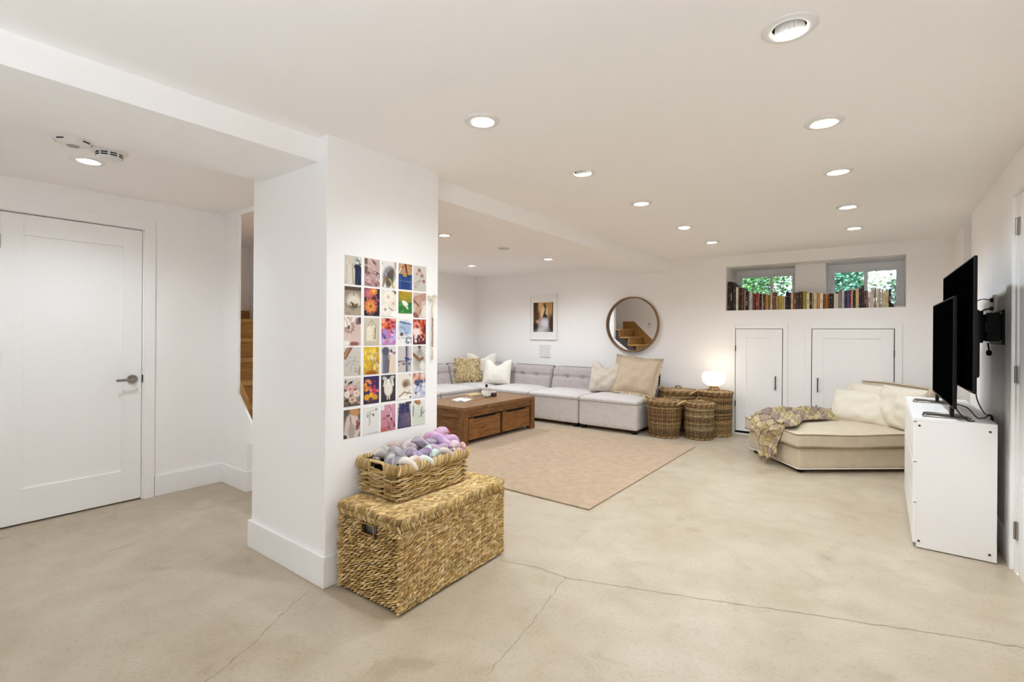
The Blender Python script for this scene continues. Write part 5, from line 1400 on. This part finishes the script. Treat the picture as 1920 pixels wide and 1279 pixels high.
for x, y in ((.08, .08), (.08, CW - .08), (CL - .08, .08), (CL - .08, CW - .08)):
    m = MB(); m.lathe([(.022, 0), (.026, .034)], 14, c=(x, y, 0)); m.build('foot', M['black'], parent=ch)
cd = Vector((math.cos(ca), math.sin(ca), 0)); cn = Vector((-math.sin(ca), math.cos(ca), 0)); co = Vector((-.615, 5.175, 0))
def CH(a, b, z): return tuple(co + cd * a + cn * b + Vector((0, 0, z)))
pillow('lumbar_cushion', 'oblong cream cushion lying at the front of the chaise cushions', .56, .36, .17, CH(.94, .47, .385), ca - PI / 2 + .60, .55, M['pilcream'], seed=11, pinch=.03, group='cushions on the chaise', wr=.01)
pillow('square_cushion', 'square cream cushion leaning on the chaise back near the access door', .50, .39, .18, CH(1.085, .68, .385), ca - PI / 2, .30, M['pilcream'], seed=12, pinch=.03, group='cushions on the chaise', wr=.008)
pillow('square_cushion', 'square cream cushion leaning on the chaise back near the white cabinet', .54, .41, .18, CH(1.085, .22, .385), ca - PI / 2 - .05, .30, M['pilcream'], seed=13, pinch=.03, group='cushions on the chaise', wr=.012)

# plaid throw draped over the front end
def throw():
    NS, NT = 200, 110; P = []; col = []
    rd = random.Random(3)
    # centre line over the cushion, in chaise coordinates (a along, b across, z), then down over the front end
    key = [(.78, .70, .415), (.55, .66, .425), (.33, .60, .425), (.15, .53, .42), (.03, .46, .408), (-.032, .43, .36), (-.042, .40, .28), (-.048, .36, .18), (-.055, .31, .06)]
    K = [Vector(k) for k in key]; cum = [0]
    for a, b_ in zip(K[:-1], K[1:]): cum.append(cum[-1] + (b_ - a).length)
    def at(s_):
        s_ *= cum[-1]
        for i in range(len(K) - 1):
            if s_ <= cum[i + 1] or i == len(K) - 2:
                q = (s_ - cum[i]) / (cum[i + 1] - cum[i]); p1 = K[i]; p2 = K[i + 1]
                return p1.lerp(p2, q), (p2 - p1).normalized()
    for i in range(NS):
        s_ = i / (NS - 1); p, d = at(s_); row = []
        hang = max(0, min(1, (s_ - .60) / .12))
        side = Vector((-.12, 1, 0)).normalized() if hang > .5 else Vector((0, 1, 0)).lerp(Vector((.5, .86, 0)), .4 * (1 - hang)).normalized()
        up = Vector((0, 0, 1)).lerp(Vector((-1, 0, .1)), hang).normalized()
        wid = .24 + .12 * math.exp(-((s_ - .58) / .16) ** 2) - .26 * max(0, s_ - .62) * 1.5 - .05 * max(0, .15 - s_) * 4
        for j in range(NT):
            q = -1 + 2 * j / (NT - 1)
            amp = .022 + .010 * hang
            ph_ = 1.4 * math.sin(s_ * 4.2) + .5 * math.sin(s_ * 11)
            f1 = 1 - abs(math.sin(q * 4.6 + ph_)) ** .8; f2 = math.sin(q * 13 - ph_ * 1.7 + s_ * 6)
            e = 1 - abs(q) ** 8
            lift = (.080 * f1 + .012 * f2 + .010) * e * (1 - .1 * hang) + .004
            nz = mnoise.noise(Vector((s_ * 14, q * 4, 1.3))) * .018 * e
            lat = q * wid * (1 + .08 * math.sin(s_ * 19 + q * 2)) + .03 * math.sin(s_ * 9)
            pt = p + side * lat + up * max(.003, lift + nz)
            if hang >= 1: pt.z += .09 * abs(q) * min(1, (s_ - .72) * 5) + .025 * math.sin(q * 9 + 1)
            pt.x += .05 * math.sin(q * 5 + 1) * max(0, 1 - s_ / .08)
            if pt.x > .0 and pt.z < .40: pt.z = max(pt.z, .402)
            if pt.x > -.02 and pt.z < .36: pt.x = -.025
            row.append(CH(*pt))
            U0 = s_ * cum[-1] * 1.2; V0 = q * .55; U = (U0 + V0) * .72; V = (U0 - V0) * .72
            c = np.array(lin('c4b08c'))
            bx, by = (U / .26) % 1, (V / .26 + .2) % 1
            if bx < .24: c = c * .45 + np.array(lin('7c6a70')) * .55
            if by < .2: c = c * .55 + np.array(lin('806e74')) * .45
            if .55 < bx < .66 or .58 < by < .68: c = c * .5 + np.array(lin('b09a48')) * .5
            if (U / .065) % 1 < .12 or (V / .065) % 1 < .12: c = c * .25 + np.array(lin('3e2a2e')) * .75
            col.append(tuple(c))
        P.append(row)
    m = MB(); m.grid(P, col)
    t = tag(m.build('throw_blanket', M['plaid'], smooth=True), 'yellow and grey plaid throw draped over the front end of the chaise', 'blanket')
    md = t.modifiers.new('thickness', 'SOLIDIFY'); md.thickness = .004; md.offset = 1
    # fringe along the hanging end
    m = MB()
    for j in range(0, NT - 1, 2):
        p = Vector(P[-1][j]); m.tube([p, p + Vector((rd.uniform(-.004, .004), rd.uniform(-.004, .004), -.02)), p + Vector((rd.uniform(-.008, .008), rd.uniform(-.008, .008), -.04))], .0018, 4, col=lin('7a6450'))
    f_ = m.build('fringe', M['plaid'], parent=t, kind='stuff')
throw()

# ------------------------------------------------------------------ cabinet with televisions
CX0, CX1, CY0, CY1, CHH = .152, .520, 3.835, 5.16, .785
cb = thing('chest_of_drawers', 'white lacquered chest of drawers under the televisions', 'cabinet', (CX0, CY0, 0))
cw, cl = CX1 - CX0, CY1 - CY0
m = MB()
m.box(0.018, cw, 0, .020, .006, CHH - .02); m.box(.018, cw, cl - .02, cl, .006, CHH - .02); m.box(.35, .362, .02, cl - .02, .01, CHH - .02); m.box(.03, .35, .02, cl - .02, .02, .035)
body = m.build('carcass', M['white'], parent=cb, bevel=.0015)
m = MB(); m.box(0, cw, 0, cl, CHH - .02, CHH); m.build('cabinet_top', M['white'], parent=cb, bevel=.002)
for y in (.0, cl / 2):
    for k in range(3):
        z0 = .03 + k * .245; m = MB()
        m.box(0, .018, y + .004, y + cl / 2 - .004, z0, z0 + .238)
        d_ = m.build('drawer', M['white'], parent=cb, bevel=.0015)
        m = MB(); m.box(.003, .016, y + .03, y + cl / 2 - .03, z0 + .238, z0 + .2405); m.build('finger_gap', M['dsteel'], parent=d_)
for x in (.03, cw - .03):
    for z in (.045, CHH - .045):
        m = MB(); m.lathe([(.0065, 0), (.0065, .002), (.004, .003)], 14); m.v = [(x + v[0], -v[2], z + v[1]) for v in m.v]; m.build('screw_cap', M['dsteel'], parent=cb)

def tv(name, label, near, far, z0, z1, thick, deep, stand):
    n_, f_ = Vector((*near, 0)), Vector((*far, 0)); d = (f_ - n_); W = d.length; d.normalize()
    rz = math.atan2(d.y, d.x)
    t = thing(name, label, 'television', (near[0], near[1], z0), rz)
    # local: +X along the width away from the viewer, +Y is the front face (towards the room), Z up
    H = z1 - z0
    m = MB(); m.box(0, W, -thick, 0, 0, H); sh = m.build('bezel', M['black'], parent=t, bevel=.004)
    m = MB(); m.box(.010, W - .010, -.002, .0012, .014, H - .010); m.build('screen', M['screen'], parent=t)
    m = MB(); softbox(m, W * .12, W * .88, -thick - deep, -thick + .004, H * .10, H * .62, .015, n=8); m.build('back_housing', M['black'], parent=t, smooth=True)
    if stand:
        for x in (.16, W - .16):
            zc = CHH - z0 + .001
            m = MB(); P = [(x, .12, zc + .005), (x + .03, .12, zc + .005), (x + .17, .105, zc + .005), (x + .18, .09, zc + .005), (x + .18, -.08, zc + .005), (x + .03, -.10, zc + .005), (x, -.09, zc + .005)]
            m.tube(P, .005, 8, closed=True); m.build('stand_loop', M['steel'], parent=t, smooth=True)
            m = MB(); m.box(x + .07, x + .12, -.03, -.012, zc + .003, .02); m.build('stand_neck', M['black'], parent=t)
            m = MB(); m.box(x + .075, x + .115, -.1, .1, zc, zc + .008); m.build('stand_bar', M['dsteel'], parent=t)
    return t
tvb = tv('television', 'large black television mounted on the wall behind the smaller one', (.388, 3.57), (.362, 4.86), .972, 1.713, .016, .035, False)
tvs = tv('television', 'smaller black television standing on the white chest of drawers', (.325, 3.765), (.308, 4.90), .861, 1.512, .018, .018, True)

t = thing('tv_wall_mount', 'black articulated wall bracket behind the large television', 'bracket', (XR, 4.32, 1.34))
m = MB(); m.box(-.012, 0, -.22, .22, -.11, .10); m.build('wall_plate', M['black'], parent=t, bevel=.002)
m = MB(); m.box(-.075, -.012, -.19, -.15, -.09, .085); m.box(-.075, -.012, .10, .14, -.09, .085); m.box(-.085, -.065, -.2, .15, -.03, .03); m.build('arm', M['black'], parent=t, bevel=.002)
m = MB(); m.box(-.118, -.085, -.14, .14, -.1, .1); m.build('mounting_plate', M['black'], parent=t)
for y in (-.2, .19):
    for z in (-.09, .08):
        m = MB(); cyl_x(m, -.018, -.012, y, z, .009, 8); m.build('bolt', M['steel'], parent=t)
for k, y in enumerate((-.12, -.09)):
    m = MB(); m.tube([(-.06, y, -.10), (-.055, y, -.13), (-.055, y - .005, -.15)], .0025, 5); m.lathe([(.003, -.015), (.011, -.008), (.012, .01), (.006, .02)], 10, c=(-.055, y - .005, -.165)); m.build('pull_cord', M['black'], parent=t, smooth=True)

t = thing('wall_outlet', 'white outlet plate with two plugs on the wall behind the large television', 'outlet', (XR, 4.38, 1.49))
m = MB(); m.box(-.016, 0, -.04, .04, -.085, .06); m.build('plate', M['plastic'], parent=t, bevel=.002)
for z in (.025, -.03):
    m = MB(); m.box(-.03, -.008, -.014, .014, z - .012, z + .012); m.build('plug', M['black'], parent=t)
def cable(label, pts, r=.0035):
    # smooth the polyline
    P = [Vector(p) for p in pts]; Q = []
    for i in range(len(P) - 1):
        p0, p1, p2, p3 = P[max(i - 1, 0)], P[i], P[i + 1], P[min(i + 2, len(P) - 1)]
        for q in np.linspace(0, 1, 8, endpoint=False):
            Q.append(.5 * ((2 * p1) + (p2 - p0) * q + (2 * p0 - 5 * p1 + 4 * p2 - p3) * q * q + (3 * p1 - p0 - 3 * p2 + p3) * q ** 3))
    Q.append(P[-1]); m = MB(); m.tube(Q, r, 6)
    tag(m.build('power_cord', M['cable'], smooth=True), label, 'cable')
cable('black cord arching from the upper wall plug to the large television', [(XR - .03, 4.38, 1.515), (XR - .07, 4.34, 1.52), (XR - .11, 4.25, 1.50), (.448, 4.15, 1.46)])
cable('black cord sagging from the lower wall plug to the large television', [(XR - .03, 4.38, 1.46), (XR - .07, 4.33, 1.445), (XR - .10, 4.26, 1.40), (.448, 4.17, 1.36)], .005)
cable('black cord from the large television down behind the chest of drawers', [(.435, 3.92, .985), (.45, 3.95, .90), (.49, 4.02, .82), (.535, 4.10, .78), (.545, 4.3, .5), (.55, 4.4, .2)])
cable('black cord from the small television across the chest top', [(.345, 3.95, .875), (.40, 3.92, .86), (.45, 3.97, .80), (.49, 4.06, .790), (.54, 4.2, .775), (.55, 4.3, .55)])
cable('short black lead lying at the small television foot', [(.345, 3.86, .862), (.37, 3.84, .82), (.40, 3.86, .790), (.43, 3.875, .790)])
